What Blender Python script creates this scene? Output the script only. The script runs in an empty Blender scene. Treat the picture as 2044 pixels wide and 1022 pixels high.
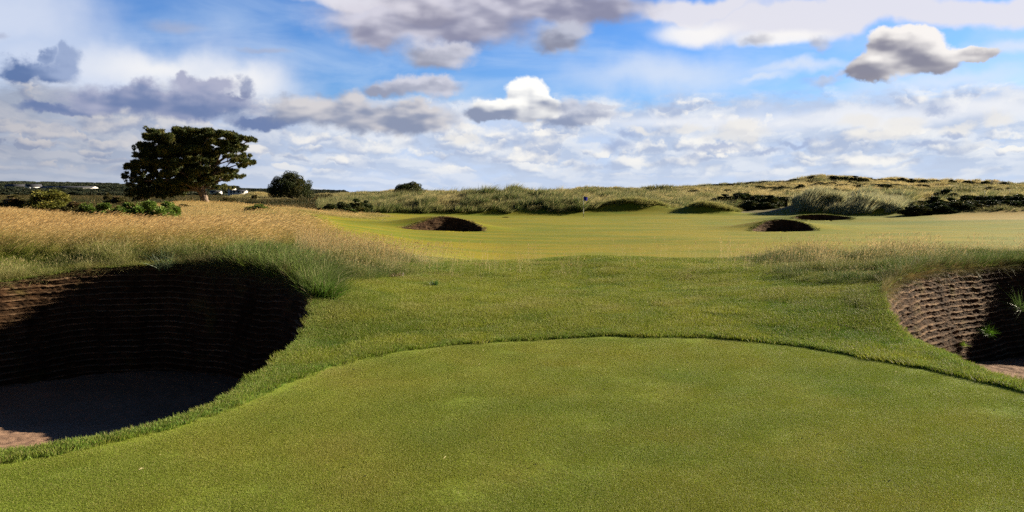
import bpy, math, random
import numpy as np

# ------------------------------------------------------------------ camera, world, sun, exposure
SC = bpy.context.scene
EYE = 1.7
F = 802.0            # focal length in pixels of a 1024 wide frame
HZ = 192.5           # horizon row
cam_d = bpy.data.cameras.new("camera")
cam = bpy.data.objects.new("camera", cam_d)
SC.collection.objects.link(cam)
cam.location = (0, 0, EYE)
cam.rotation_euler = (math.radians(90), 0, 0)
cam_d.sensor_width = 36.0
cam_d.lens = 36.0 * F / 1024.0
cam_d.shift_y = -(256 - HZ) / 1024.0
cam_d.clip_start = 0.05
cam_d.clip_end = 12000
SC.camera = cam
SC.view_settings.view_transform = 'Standard'
SC.view_settings.look = 'None'
SC.view_settings.gamma = 1
SC.view_settings.exposure = 1.68
SC.cycles.max_bounces = 6
SC.cycles.diffuse_bounces = 3
SC.cycles.transmission_bounces = 3
SC.cycles.glossy_bounces = 2
SC.cycles.volume_bounces = 0
SC.cycles.use_adaptive_sampling = True
SC.cycles.adaptive_threshold = 0.015
SC.cycles.sample_clamp_indirect = 4
SC.cycles.use_denoising = False

SUN_AZ, SUN_EL = math.radians(65), math.radians(18)   # azimuth to the right of the view direction
sun_dir = (math.sin(SUN_AZ) * math.cos(SUN_EL), math.cos(SUN_AZ) * math.cos(SUN_EL), math.sin(SUN_EL))
sl = bpy.data.lights.new("sun", 'SUN')
sl.energy = 5.0
sl.angle = math.radians(0.55)
sl.color = (1.0, 0.86, 0.66)
so = bpy.data.objects.new("sun", sl)
SC.collection.objects.link(so)
from mathutils import Vector
so.rotation_euler = Vector(sun_dir).to_track_quat('Z', 'Y').to_euler()
so.location = (30, 20, 30)


def build_world():
    w = bpy.data.worlds.new("World")
    SC.world = w
    w.use_nodes = True
    nt = w.node_tree
    nt.nodes.clear()
    L = nt.links.new

    def N(t, **kw):
        n = nt.nodes.new(t)
        for k, v in kw.items():
            setattr(n, k, v)
        return n

    def val(s, v):
        if hasattr(v, 'is_linked') or hasattr(v, 'links'):
            L(v, s)
        else:
            s.default_value = v

    def M(op, a, b=None, c=None, clamp=False):
        n = N('ShaderNodeMath', operation=op, use_clamp=clamp)
        val(n.inputs[0], a)
        if b is not None:
            val(n.inputs[1], b)
        if c is not None:
            val(n.inputs[2], c)
        return n.outputs[0]

    def V(op, a, b=None, s=None):
        n = N('ShaderNodeVectorMath', operation=op)
        val(n.inputs[0], a)
        if b is not None:
            val(n.inputs[1], b)
        if s is not None:
            val(n.inputs['Scale'], s)
        return n.outputs['Value'] if op in ('LENGTH', 'DOT_PRODUCT') else n.outputs[0]

    def ss(x, lo, hi):
        n = N('ShaderNodeMapRange', interpolation_type='SMOOTHSTEP')
        val(n.inputs['Value'], x)
        n.inputs['From Min'].default_value = lo
        n.inputs['From Max'].default_value = hi
        return n.outputs['Result']

    def mixc(f, a, b):
        n = N('ShaderNodeMix', data_type='RGBA')
        val(n.inputs[0], f)
        for s, v in ((n.inputs[6], a), (n.inputs[7], b)):
            if isinstance(v, tuple):
                s.default_value = (*v, 1)
            else:
                L(v, s)
        return n.outputs[2]

    def noise(vec, scale, detail=5, rough=0.55, dist=0.0):
        n = N('ShaderNodeTexNoise')
        L(vec, n.inputs['Vector'])
        n.inputs['Scale'].default_value = scale
        n.inputs['Detail'].default_value = detail
        n.inputs['Roughness'].default_value = rough
        n.inputs['Distortion'].default_value = dist
        return n.outputs[0], n.outputs[1]

    tc = N('ShaderNodeTexCoord')
    D = V('NORMALIZE', tc.outputs['Generated'])
    sep = N('ShaderNodeSeparateXYZ')
    L(D, sep.inputs[0])
    dx, dy, dz = sep.outputs
    az = M('ARCTAN2', dx, dy)
    el = M('ARCSINE', dz)
    cmb = N('ShaderNodeCombineXYZ')
    L(az, cmb.inputs[0])
    L(el, cmb.inputs[1])
    P = cmb.outputs[0]                       # sky direction as azimuth, elevation (radians)

    sky = N('ShaderNodeTexSky', sky_type='NISHITA', sun_disc=False)
    sky.sun_elevation = SUN_EL
    sky.sun_rotation = SUN_AZ
    sky.air_density = 1.0
    sky.dust_density = 0.4
    sky.ozone_density = 2.5
    S = 0.08
    hs = N('ShaderNodeHueSaturation')
    L(sky.outputs[0], hs.inputs['Color'])
    hs.inputs['Saturation'].default_value = SKY_SAT
    hs.inputs['Value'].default_value = SKY_VAL
    col = mixc(1.0, hs.outputs[0], SKY_TINT)
    col.node.blend_type = 'MULTIPLY'

    def c(r, g, b):                          # cloud radiance -> before the background strength
        return (r / S * CLOUD_K, g / S * CLOUD_K, b / S * CLOUD_K)

    # pattern fields
    flat = V('MULTIPLY', P, (1.0, 2.2, 1.0))
    nf, _ = noise(flat, 16.0, 7, 0.6)
    off = V('ADD', flat, (0.013, 0.022, 0.0))
    ns1, _ = noise(flat, 16.0, 2.5, 0.5)
    ns2, _ = noise(off, 16.0, 2.5, 0.5)
    emb = M('SUBTRACT', ns1, ns2)             # >0 on sides that face up and towards the sun
    _, wcol = noise(P, 26.0, 6, 0.6)
    warp = V('SUBTRACT', wcol, (0.5, 0.5, 0.5))
    _, wcol2 = noise(P, 8.0, 4, 0.55)
    warp2 = V('SUBTRACT', wcol2, (0.5, 0.5, 0.5))

    def spot(cx, cy, rx, ry):
        u = (cx - 512) / F
        a = math.atan(u)
        e = math.atan((HZ - cy) / F * math.cos(a))
        k = math.cos(a) ** 2
        return a, e, rx / F * k, ry / F * math.cos(a)

    def field(lst, amp, amp2=0.0):
        """1 inside the listed lumps of cloud, 0 at their edge, below 0 outside"""
        q = V('ADD', P, V('SCALE', warp, s=amp))
        if amp2:
            q = V('ADD', q, V('SCALE', warp2, s=amp2))
        out = None
        for it in lst:
            a, e, rx, ry = spot(*it[:4])
            d = V('SUBTRACT', q, (a, e, 0))
            d = V('MULTIPLY', d, (1 / rx, 1 / ry, 0))
            l = V('LENGTH', d)
            out = l if out is None else M('SMOOTH_MIN', out, l, 0.25)
        return M('SUBTRACT', 1.0, out)

    def layer(col, lst, lo, hi, colour, op=1.0, amp=0.02, amp2=0.0, k=0.0):
        f = field(lst, amp, amp2)
        if k:
            f = M('ADD', f, M('MULTIPLY', M('SUBTRACT', nf, 0.5), k))
        m = M('MULTIPLY', ss(f, lo, hi), op)
        return mixc(m, col, colour), f

    def cloud(col, lst, dark, bright, amp=0.03, amp2=0.0, k=0.5, lo=-0.32, hi=0.42, op=0.96, bias=0.0, light=(0.45, 0.9), e=4.0, soft=0.9):
        """one cloud, darker away from the sun and brighter towards it"""
        f = field(lst, amp, amp2)
        f = M('ADD', f, M('MULTIPLY', M('SUBTRACT', nf, 0.5), k))
        m = M('MULTIPLY', ss(f, lo, hi), op)
        sp = [spot(*i[:4]) for i in lst]
        x0 = min(a - r for a, _, r, _ in sp); x1 = max(a + r for a, _, r, _ in sp)
        y0 = min(b - r for _, b, _, r in sp); y1 = max(b + r for _, b, _, r in sp)
        d = V('MULTIPLY', V('SUBTRACT', V('ADD', P, V('SCALE', warp, s=amp * 0.8)), ((x0 + x1) / 2, (y0 + y1) / 2, 0)), (light[0] * 2 / (x1 - x0), light[1] * 2 / (y1 - y0), 0))
        sh = V('DOT_PRODUCT', d, (1, 1, 0))
        sh = M('ADD', M('ADD', sh, bias), M('MULTIPLY', emb, e))
        sh = M('ADD', sh, M('MULTIPLY', M('SUBTRACT', 0.5, f), 0.5))     # thin edges let more light through
        return mixc(m, col, mixc(ss(sh, -soft, soft), dark, bright)), f

    # --- veil of high cloud
    st = V('MULTIPLY', P, (1.0, 3.2, 1.0))
    ns, _ = noise(st, 5.0, 5, 0.55, 0.6)
    e_lo = ss(el, 0.32, 0.05)
    veil = M('MULTIPLY', ss(ns, 0.36, 0.75), M('ADD', 0.15, M('MULTIPLY', e_lo, 0.55)))
    col = mixc(veil, col, c(0.55, 0.68, 0.86))
    col, _ = layer(col, [(90, 70, 200, 52), (215, 92, 90, 34), (0, 20, 120, 50), (60, 130, 260, 45)], -0.5, 0.9, c(0.62, 0.68, 0.82), 0.9, 0.03, 0.12)
    col, _ = layer(col, [(230, 85, 75, 26), (160, 66, 95, 20)], -0.3, 1.0, c(0.86, 0.86, 0.87), 0.9, 0.02, 0.06)
    col, _ = layer(col, [(830, 18, 190, 26), (960, 10, 150, 22), (700, 5, 90, 18), (370, 2, 70, 14), (420, 14, 40, 14)], -0.05, 0.45, c(0.76, 0.74, 0.79), 0.92, 0.02, 0.10)
    col, _ = layer(col, [(695, 34, 55, 14), (780, 38, 60, 10)], -0.1, 0.7, c(0.90, 0.88, 0.87), 0.9, 0.012, 0.03)
    col, _ = layer(col, [(655, 76, 110, 26), (800, 72, 70, 8), (760, 80, 40, 5), (950, 88, 110, 16), (1010, 48, 60, 10)], -0.3, 1.0, c(0.70, 0.76, 0.86), 0.75, 0.02, 0.08)

    # --- bank of low broken cloud in front of the horizon, seen in perspective
    hz = M('ADD', M('MAXIMUM', dz, 0.0), 0.13)
    iv = M('DIVIDE', 1.0, hz)
    pl = V('SCALE', D, s=iv)
    pl = V('MULTIPLY', pl, (1.0, 0.55, 0.0))
    pl = V('ADD', pl, V('SCALE', warp, s=0.35))
    n1, _ = noise(pl, 2.3, 5, 0.55, 0.2)
    pl2 = V('ADD', pl, (0.10, -0.10, 0.0))
    n2, _ = noise(pl2, 2.3, 4, 0.5, 0.2)
    top = M('ADD', 0.118, M('MULTIPLY', az, 0.0))
    edge = M('ADD', M('SUBTRACT', top, el), M('MULTIPLY', M('SUBTRACT', nf, 0.5), 0.05))
    cover = ss(edge, -0.006, 0.016)
    thick = ss(n1, 0.28, 0.52)
    lit = ss(M('SUBTRACT', n1, n2), -0.10, 0.13)
    lit = M('ADD', lit, M('MULTIPLY', emb, 2.2))
    left = ss(az, -0.15, -0.6)
    gr = mixc(left, c(0.36, 0.45, 0.64), c(0.24, 0.28, 0.38))
    br = mixc(left, c(0.80, 0.81, 0.83), c(0.46, 0.46, 0.50))
    bank = mixc(M('MULTIPLY', lit, 1.0, clamp=True), gr, br)
    lowf = ss(el, 0.05, 0.0)
    bank = mixc(M('MULTIPLY', lowf, 0.6), bank, mixc(left, c(0.50, 0.60, 0.80), c(0.42, 0.48, 0.60)))
    gap = mixc(left, c(0.46, 0.60, 0.86), c(0.38, 0.44, 0.56))
    bank = mixc(thick, gap, bank)
    def puffs(bank, scale, seed, lo, hi, op):
        q = V('ADD', V('ADD', pl, V('SCALE', warp, s=0.55 / scale * 2.2)), (seed, seed * 0.7, 0))
        vn = N('ShaderNodeTexVoronoi', voronoi_dimensions='2D', feature='SMOOTH_F1')
        vn.inputs['Smoothness'].default_value = 0.35
        L(q, vn.inputs['Vector'])
        vn.inputs['Scale'].default_value = scale
        d = M('ADD', vn.outputs['Distance'], M('MULTIPLY', M('SUBTRACT', nf, 0.5), -0.9))
        rs_ = N('ShaderNodeSeparateColor')
        L(vn.outputs['Color'], rs_.inputs[0])
        body = M('MULTIPLY', ss(d, 0.62, 0.22), ss(rs_.outputs[0], lo, hi))
        loc = V('SUBTRACT', q, vn.outputs['Position'])
        sh = V('DOT_PRODUCT', loc, (0.45 * scale, -1.2 * scale, 0))
        sh = M('ADD', sh, M('MULTIPLY', emb, 3.0))
        pc = mixc(ss(sh, -0.45, 0.5), mixc(left, c(0.40, 0.47, 0.64), c(0.24, 0.28, 0.40)), mixc(left, c(0.92, 0.89, 0.84), c(0.52, 0.50, 0.52)))
        return mixc(M('MULTIPLY', body, op), bank, pc)
    bank = mixc(0.45, bank, mixc(left, c(0.62, 0.69, 0.83), c(0.38, 0.42, 0.52)))
    fadeh = ss(el, 0.012, 0.04)
    bank = puffs(bank, 4.2, 3.1, 0.25, 0.6, M('MULTIPLY', fadeh, 0.85))
    bank = puffs(bank, 2.6, 11.7, 0.45, 0.8, M('MULTIPLY', fadeh, 0.9))
    col = mixc(M('MULTIPLY', cover, 0.95), col, bank)
    # smooth white sheet along the top of the bank on the right
    col, _ = layer(col, [(900, 116, 330, 13), (700, 122, 120, 8)], -0.1, 0.8, c(0.80, 0.82, 0.87), 0.8, 0.012, 0.03)

    # --- separate clouds: (azimuth px, elevation px, half width, half height)
    grey = c(0.33, 0.33, 0.40)
    lilac = c(0.46, 0.46, 0.54)
    # grey mass at the top
    col, f = cloud(col, [(430, 22, 110, 24), (375, 34, 34, 18), (565, 8, 84, 18), (480, 5, 110, 18)], c(0.25, 0.25, 0.35), c(0.64, 0.62, 0.70), 0.035, 0.03, 0.5, light=(-0.5, 0.7), bias=-0.25, e=3)
    col, f = cloud(col, [(560, 40, 26, 13), (572, 30, 20, 10)], c(0.24, 0.25, 0.33), c(0.50, 0.52, 0.62), 0.035, 0.0, 0.6)
    col, f = cloud(col, [(437, 55, 34, 13), (455, 50, 20, 10)], c(0.30, 0.31, 0.39), c(0.60, 0.60, 0.68), 0.035, 0.0, 0.6)
    # left blue-grey clouds
    col, f = cloud(col, [(40, 70, 40, 10), (68, 62, 18, 14), (15, 74, 20, 8), (48, 56, 8, 7), (62, 49, 8, 6)], c(0.10, 0.17, 0.36), c(0.30, 0.38, 0.58), 0.045, 0.0, 0.9, lo=-0.32, hi=0.45)
    col, f = cloud(col, [(246, 88, 9, 11), (236, 97, 12, 4)], c(0.14, 0.18, 0.34), c(0.38, 0.42, 0.56), 0.05, 0.0, 0.9, lo=-0.32, hi=0.5)
    col, f = layer(col, [(175, 26, 34, 8), (265, 50, 32, 3), (0, 38, 10, 4)], -0.2, 0.9, c(0.38, 0.42, 0.56), 0.6, 0.02, 0.0, 0.4)
    col, f = cloud(col, [(150, 97, 75, 14), (205, 86, 30, 10), (190, 80, 10, 8), (190, 104, 70, 16), (62, 109, 44, 7), (262, 121, 34, 8), (115, 100, 50, 14)], c(0.14, 0.20, 0.38), c(0.38, 0.40, 0.54), 0.045, 0.02, 0.8, lo=-0.3, hi=0.35, light=(0.0, 0.9))
    col, f = cloud(col, [(340, 112, 72, 16), (400, 120, 60, 13), (352, 98, 18, 12), (410, 114, 40, 11), (300, 110, 30, 14)], c(0.24, 0.28, 0.40), c(0.62, 0.60, 0.62), 0.04, 0.02, 0.7, light=(0.35, 0.7), e=6)
    col, f = cloud(col, [(412, 86, 38, 11), (380, 88, 16, 8), (440, 84, 26, 8)], c(0.30, 0.32, 0.42), c(0.62, 0.62, 0.70), 0.04, 0.0, 0.7)
    # cumulus in the middle
    col, f = cloud(col, [(578, 117, 44, 8), (600, 108, 20, 4), (556, 106, 30, 7)], c(0.26, 0.31, 0.45), c(0.60, 0.62, 0.70), 0.035, 0.0, 0.7)
    col, f = cloud(col, [(528, 94, 23, 15), (512, 106, 36, 11), (543, 101, 18, 9), (500, 113, 34, 9), (530, 110, 30, 10)], c(0.24, 0.28, 0.40), c(1.0, 0.98, 0.93), 0.028, 0.0, 0.5, light=(0.35, 1.1), bias=0.25, e=4, lo=-0.16, hi=0.12)
    # cumulus on the right
    col, f = cloud(col, [(755, 36, 22, 9), (818, 43, 14, 10)], c(0.36, 0.38, 0.46), c(0.60, 0.60, 0.66), 0.035, 0.0, 0.9, lo=-0.1, hi=0.8, op=0.8)
    col, f = cloud(col, [(825, 80, 24, 6), (845, 74, 16, 5)], c(0.40, 0.42, 0.52), c(0.60, 0.62, 0.70), 0.035, 0.0, 0.9, lo=-0.1, hi=0.9, op=0.7)
    col, f = cloud(col, [(880, 62, 30, 17), (908, 50, 36, 20), (868, 70, 24, 12), (925, 60, 44, 15), (972, 55, 30, 8), (915, 38, 26, 13), (882, 46, 18, 14)], c(0.24, 0.23, 0.28), c(0.92, 0.87, 0.82), 0.030, 0.0, 0.5, lo=-0.14, hi=0.14, light=(0.42, 1.0), bias=0.12, e=4)
    # lit heads inside the low bank
    col, f = layer(col, [(690, 126, 22, 6), (738, 126, 26, 8), (735, 134, 40, 8), (640, 128, 14, 5), (860, 122, 26, 8), (905, 124, 26, 10), (960, 128, 20, 6), (1000, 122, 22, 7), (465, 140, 22, 8), (880, 134, 34, 6)], -0.2, 0.6, c(0.80, 0.78, 0.75), 0.75, 0.04, 0.0, 0.7)
    col, f = layer(col, [(715, 146, 36, 5), (800, 143, 26, 4), (615, 148, 20, 8), (935, 109, 18, 7), (930, 142, 34, 5), (765, 150, 30, 4), (960, 133, 14, 4), (628, 134, 14, 5)], -0.2, 0.8, c(0.34, 0.42, 0.62), 0.75, 0.045, 0.0, 0.7)

    # below the horizon: dull ground tone
    col = mixc(ss(el, -0.01, -0.05), col, c(0.10, 0.11, 0.07))
    side = ss(M('ABSOLUTE', az), 0.75, 1.7)  # unseen sky beside and behind the camera, dimmed to deepen the shade
    col = mixc(side, col, mixc(1.0, col, (0.42, 0.38, 0.33)))
    col.node.inputs[7].links[0].from_node.blend_type = 'MULTIPLY'
    high = ss(el, 0.35, 0.9)  # unseen sky overhead, dimmed and warmed so shade turns less blue
    col = mixc(high, col, mixc(1.0, col, (0.50, 0.39, 0.29)))
    col.node.inputs[7].links[0].from_node.blend_type = 'MULTIPLY'
    bg = N('ShaderNodeBackground')
    L(col, bg.inputs['Color'])
    bg.inputs['Strength'].default_value = S
    ow = N('ShaderNodeOutputWorld')
    L(bg.outputs[0], ow.inputs[0])
    w.cycles.sampling_method = 'MANUAL'
    w.cycles.sample_map_resolution = 512


SKY_SAT, SKY_VAL, CLOUD_K = 1.24, 0.50, 0.335
SKY_TINT = (0.66, 0.86, 1.30)
build_world()

# ------------------------------------------------------------------ helpers
R = np.random.default_rng(7)
random.seed(5)


def hash2(ix, iy, seed):
    h = (ix.astype(np.int64) * 374761393 + iy.astype(np.int64) * 668265263 + seed * 974711) & 0xffffffff
    h = ((h ^ (h >> 13)) * 1274126177) & 0xffffffff
    h = (h ^ (h >> 16)) & 0xffffff
    return h / float(0xffffff)


def vnoise(x, y, seed=0):
    ix, iy = np.floor(x), np.floor(y)
    fx, fy = x - ix, y - iy
    fx = fx * fx * (3 - 2 * fx)
    fy = fy * fy * (3 - 2 * fy)
    a = hash2(ix, iy, seed); b = hash2(ix + 1, iy, seed)
    c = hash2(ix, iy + 1, seed); d = hash2(ix + 1, iy + 1, seed)
    return (a + (b - a) * fx) * (1 - fy) + (c + (d - c) * fx) * fy


def fbm(x, y, seed=0, octv=4, gain=0.5):
    """roughly -1..1"""
    s, amp, tot = 0, 1.0, 0
    for k in range(octv):
        s = s + amp * (vnoise(x * 2 ** k + 17.3 * k, y * 2 ** k - 9.1 * k, seed + k) * 2 - 1)
        tot += amp
        amp *= gain
    return s / tot * 1.4


def sstep(x, a, b):
    t = np.clip((x - a) / (b - a), 0, 1)
    return t * t * (3 - 2 * t)


def tag(o, label=None, cat=None, group=None, kind=None):
    if label: o['label'] = label
    if cat: o['category'] = cat
    if group: o['group'] = group
    if kind: o['kind'] = kind
    return o


def link(o, parent=None):
    SC.collection.objects.link(o)
    if parent is not None:
        o.parent = parent
    return o


def mesh_np(name, verts, quads=None, tris=None, mat=None, smooth=False, cols=None):
    """verts (n,3); quads (m,4); tris (k,3); cols {name: (n,4) float}"""
    me = bpy.data.meshes.new(name)
    verts = np.asarray(verts, dtype=np.float32)
    nq = 0 if quads is None else len(quads)
    ntr = 0 if tris is None else len(tris)
    me.vertices.add(len(verts))
    me.vertices.foreach_set('co', verts.ravel())
    parts, starts = [], []
    if nq:
        parts.append(np.asarray(quads, dtype=np.int32).ravel()); starts.append(np.arange(nq) * 4)
    if ntr:
        parts.append(np.asarray(tris, dtype=np.int32).ravel()); starts.append(nq * 4 + np.arange(ntr) * 3)
    li = np.concatenate(parts)
    me.loops.add(len(li))
    me.loops.foreach_set('vertex_index', li)
    me.polygons.add(nq + ntr)
    me.polygons.foreach_set('loop_start', np.concatenate(starts).astype(np.int32))
    if smooth:
        me.polygons.foreach_set('use_smooth', np.ones(nq + ntr, dtype=bool))
    me.update(calc_edges=True)
    if cols:
        for k, v in cols.items():
            at = me.attributes.new(k, 'FLOAT_COLOR', 'POINT')
            at.data.foreach_set('color', np.asarray(v, dtype=np.float32).ravel())
    if mat:
        me.materials.append(mat)
    return me


def obj(name, me, parent=None):
    return link(bpy.data.objects.new(name, me), parent)


def empty(name, loc):
    o = bpy.data.objects.new(name, None)
    o.location = loc
    o.empty_display_size = 0.2
    return link(o)


# ------------------------------------------------------------------ materials
class NT:
    def __init__(s, name):
        s.m = bpy.data.materials.new(name)
        s.m.use_nodes = True
        s.nt = s.m.node_tree
        s.nt.nodes.clear()
        s.out = s.n('ShaderNodeOutputMaterial')

    def n(s, t, **kw):
        nd = s.nt.nodes.new(t)
        for k, v in kw.items():
            setattr(nd, k, v)
        return nd

    def l(s, a, b):
        s.nt.links.new(a, b)

    def set(s, sock, v):
        if isinstance(v, bpy.types.NodeSocket):
            s.l(v, sock)
        elif isinstance(v, tuple) and len(v) == 3 and sock.type == 'RGBA':
            sock.default_value = (*v, 1)
        else:
            sock.default_value = v

    def math(s, op, a, b=None, clamp=False):
        nd = s.n('ShaderNodeMath', operation=op, use_clamp=clamp)
        s.set(nd.inputs[0], a)
        if b is not None:
            s.set(nd.inputs[1], b)
        return nd.outputs[0]

    def mix(s, f, a, b, blend='MIX'):
        nd = s.n('ShaderNodeMix', data_type='RGBA', blend_type=blend)
        s.set(nd.inputs[0], f); s.set(nd.inputs[6], a); s.set(nd.inputs[7], b)
        return nd.outputs[2]

    def noise(s, scale, detail=4, rough=0.55, vec=None, stretch=None):
        nd = s.n('ShaderNodeTexNoise')
        nd.inputs['Scale'].default_value = scale
        nd.inputs['Detail'].default_value = detail
        nd.inputs['Roughness'].default_value = rough
        if vec is None:
            vec = s.n('ShaderNodeTexCoord').outputs['Object']
        if stretch:
            mp = s.n('ShaderNodeMapping')
            mp.inputs['Scale'].default_value = stretch
            s.l(vec, mp.inputs['Vector'])
            vec = mp.outputs[0]
        s.l(vec, nd.inputs['Vector'])
        return nd.outputs[0]

    def ramp(s, x, lo, hi):
        nd = s.n('ShaderNodeMapRange', interpolation_type='SMOOTHSTEP')
        s.set(nd.inputs['Value'], x)
        nd.inputs['From Min'].default_value = lo
        nd.inputs['From Max'].default_value = hi
        return nd.outputs['Result']

    def attr(s, name, typ='GEOMETRY'):
        nd = s.n('ShaderNodeAttribute', attribute_name=name, attribute_type=typ)
        return nd

    def bump(s, h, strength, dist):
        nd = s.n('ShaderNodeBump')
        nd.inputs['Strength'].default_value = strength
        nd.inputs['Distance'].default_value = dist
        s.l(h, nd.inputs['Height'])
        return nd.outputs[0]

    def princ(s, col, rough=0.8, spec=0.2, normal=None, metallic=0.0):
        p = s.n('ShaderNodeBsdfPrincipled')
        s.set(p.inputs['Base Color'], col)
        s.set(p.inputs['Roughness'], rough)
        p.inputs['Specular IOR Level'].default_value = spec
        p.inputs['Metallic'].default_value = metallic
        if normal is not None:
            s.l(normal, p.inputs['Normal'])
        return p.outputs[0]

    def done(s, sh):
        s.l(sh, s.out.inputs['Surface'])
        return s.m


def mat_blade(name, straw=(0.42, 0.33, 0.15), straw_at=0.8, tip=(0.40, 0.33, 0.17), tipf=0.0, transl=0.35, spec=0.15, rough=0.6, var=0.6):
    """grass blades; colour comes from the scatter point's own tint, blades vary round it"""
    t = NT(name)
    tint = t.attr('tint', 'INSTANCER').outputs['Color']
    bl = t.attr('bl')
    sep = t.n('ShaderNodeSeparateColor')
    t.l(bl.outputs['Color'], sep.inputs[0])
    along, rnd = sep.outputs[0], sep.outputs[1]
    v = t.math('ADD', t.math('MULTIPLY', rnd, var), 1 - var / 2)
    cv = t.n('ShaderNodeCombineColor')
    for i in range(3):
        t.l(v, cv.inputs[i])
    col = t.mix(1.0, tint, cv.outputs[0], 'MULTIPLY')
    col = t.mix(t.ramp(rnd, straw_at, min(1.0, straw_at + 0.12)), col, straw)
    if tipf:
        col = t.mix(t.math('MULTIPLY', t.ramp(along, 0.55, 0.95), tipf), col, tip)
    p = t.princ(col, rough, spec)
    tr = t.n('ShaderNodeBsdfTranslucent')
    t.l(col, tr.inputs['Color'])
    mx = t.n('ShaderNodeMixShader')
    mx.inputs[0].default_value = transl
    t.l(p, mx.inputs[1]); t.l(tr.outputs[0], mx.inputs[2])
    return t.done(mx.outputs[0])


def mat_ground():
    t = NT("ground_cover")
    tint = t.attr('tint').outputs['Color']
    zone = t.n('ShaderNodeSeparateColor')
    t.l(t.attr('zone').outputs['Color'], zone.inputs[0])
    mown, fair, wild = zone.outputs
    n1 = t.noise(1.3, 5)
    n2 = t.noise(70.0, 3, 0.7)
    n3 = t.noise(0.55, 5, 0.6, stretch=(0.28, 1.0, 1.0))
    n4 = t.noise(9.0, 5, 0.7)
    col = tint
    # broad blotches
    col = t.mix(t.math('MULTIPLY', t.ramp(n1, 0.35, 0.7), 0.35), col, t.mix(1.0, col, (1.30, 1.02, 0.8), 'MULTIPLY'))
    # fairway: bands of drier and greener turf
    dry = t.mix(1.0, col, (1.12, 1.0, 0.80), 'MULTIPLY')
    grn = t.mix(1.0, col, (0.70, 0.86, 0.75), 'MULTIPLY')
    fz = t.mix(t.ramp(n3, 0.36, 0.64), grn, dry)
    col = t.mix(fair, col, fz)
    # fine grain
    g = t.math('ADD', t.math('MULTIPLY', n2, 0.9), 0.55)
    cg = t.n('ShaderNodeCombineColor')
    for i in range(3):
        t.l(g, cg.inputs[i])
    col = t.mix(0.7, col, t.mix(1.0, col, cg.outputs[0], 'MULTIPLY'))
    g4 = t.math('ADD', t.math('MULTIPLY', n4, 1.3), 0.35)
    cg4 = t.n('ShaderNodeCombineColor')
    for i in range(3):
        t.l(g4, cg4.inputs[i])
    col = t.mix(t.math('MULTIPLY', wild, 0.8), col, t.mix(1.0, col, cg4.outputs[0], 'MULTIPLY'))
    h = t.math('ADD', t.math('MULTIPLY', n2, 0.25), t.math('MULTIPLY', n4, 0.75))
    return t.done(t.princ(col, 0.9, 0.1, t.bump(h, 0.45, 0.03)))


def mat_sod():
    t = NT("stacked_sod")
    v = t.attr('lip')
    sp = t.n('ShaderNodeSeparateColor')
    t.l(v.outputs['Color'], sp.inputs[0])
    n = t.noise(7, 6, 0.7)
    nf = t.noise(60, 4, 0.7, stretch=(1, 1, 1.8))
    col = t.mix(t.ramp(n, 0.35, 0.7), (0.026, 0.015, 0.008), (0.085, 0.047, 0.024))
    col = t.mix(t.math('MULTIPLY', sp.outputs[0], 0.85), col, (0.26, 0.17, 0.10))
    col = t.mix(t.ramp(nf, 0.55, 0.8), col, (0.05, 0.035, 0.025))
    gr = t.noise(2.2, 4)
    col = t.mix(t.math('MULTIPLY', t.ramp(gr, 0.56, 0.72), 0.55), col, (0.11, 0.09, 0.028))
    big = t.noise(0.9, 3)
    col = t.mix(t.ramp(big, 0.45, 0.7), col, t.mix(1.0, col, (0.6, 0.55, 0.5), 'MULTIPLY'))
    return t.done(t.princ(col, 0.95, 0.08, t.bump(t.math('ADD', nf, n), 0.8, 0.02)))


def mat_sand():
    t = NT("bunker_sand")
    n = t.noise(1.1, 4)
    nf = t.noise(160, 3, 0.7)
    nm = t.noise(14, 4, 0.6)
    col = t.mix(t.ramp(n, 0.35, 0.7), (0.22, 0.14, 0.095), (0.27, 0.175, 0.12))
    col = t.mix(t.ramp(nf, 0.3, 0.75), t.mix(1.0, col, (0.72, 0.7, 0.68), 'MULTIPLY'), col)
    return t.done(t.princ(col, 0.95, 0.1, t.bump(t.math('ADD', nf, t.math('MULTIPLY', nm, 1.5)), 0.5, 0.012)))


def mat_leaf(name, c0, c1, c2=None, transl=0.18, spec=0.2):
    """foliage; each sprig picks its tone from its own random number"""
    t = NT(name)
    sp = t.n('ShaderNodeSeparateColor')
    t.l(t.attr('bl').outputs['Color'], sp.inputs[0])
    rnd, kind = sp.outputs[1], sp.outputs[2]
    col = t.mix(rnd, c0, c1)
    if c2:
        col = t.mix(t.ramp(kind, 0.55, 0.8), col, c2)
    oi = t.n('ShaderNodeObjectInfo')
    v = t.math('ADD', t.math('MULTIPLY', oi.outputs['Random'], 0.4), 0.8)
    cv = t.n('ShaderNodeCombineColor')
    for i in range(3):
        t.l(v, cv.inputs[i])
    col = t.mix(1.0, col, cv.outputs[0], 'MULTIPLY')
    p = t.princ(col, 0.6, spec)
    tr = t.n('ShaderNodeBsdfTranslucent')
    t.l(col, tr.inputs['Color'])
    mx = t.n('ShaderNodeMixShader')
    mx.inputs[0].default_value = transl
    t.l(p, mx.inputs[1]); t.l(tr.outputs[0], mx.inputs[2])
    return t.done(mx.outputs[0])


def mat_plain(name, col, rough=0.7, spec=0.3, var=0.15, scale=8.0, bump=0.0):
    t = NT(name)
    n = t.noise(scale, 4, 0.6)
    dark = tuple(c * (1 - var) for c in col)
    cc = t.mix(n, dark, tuple(min(1, c * (1 + var)) for c in col))
    nm = t.bump(n, bump, 0.02) if bump else None
    return t.done(t.princ(cc, rough, spec, nm))


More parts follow.
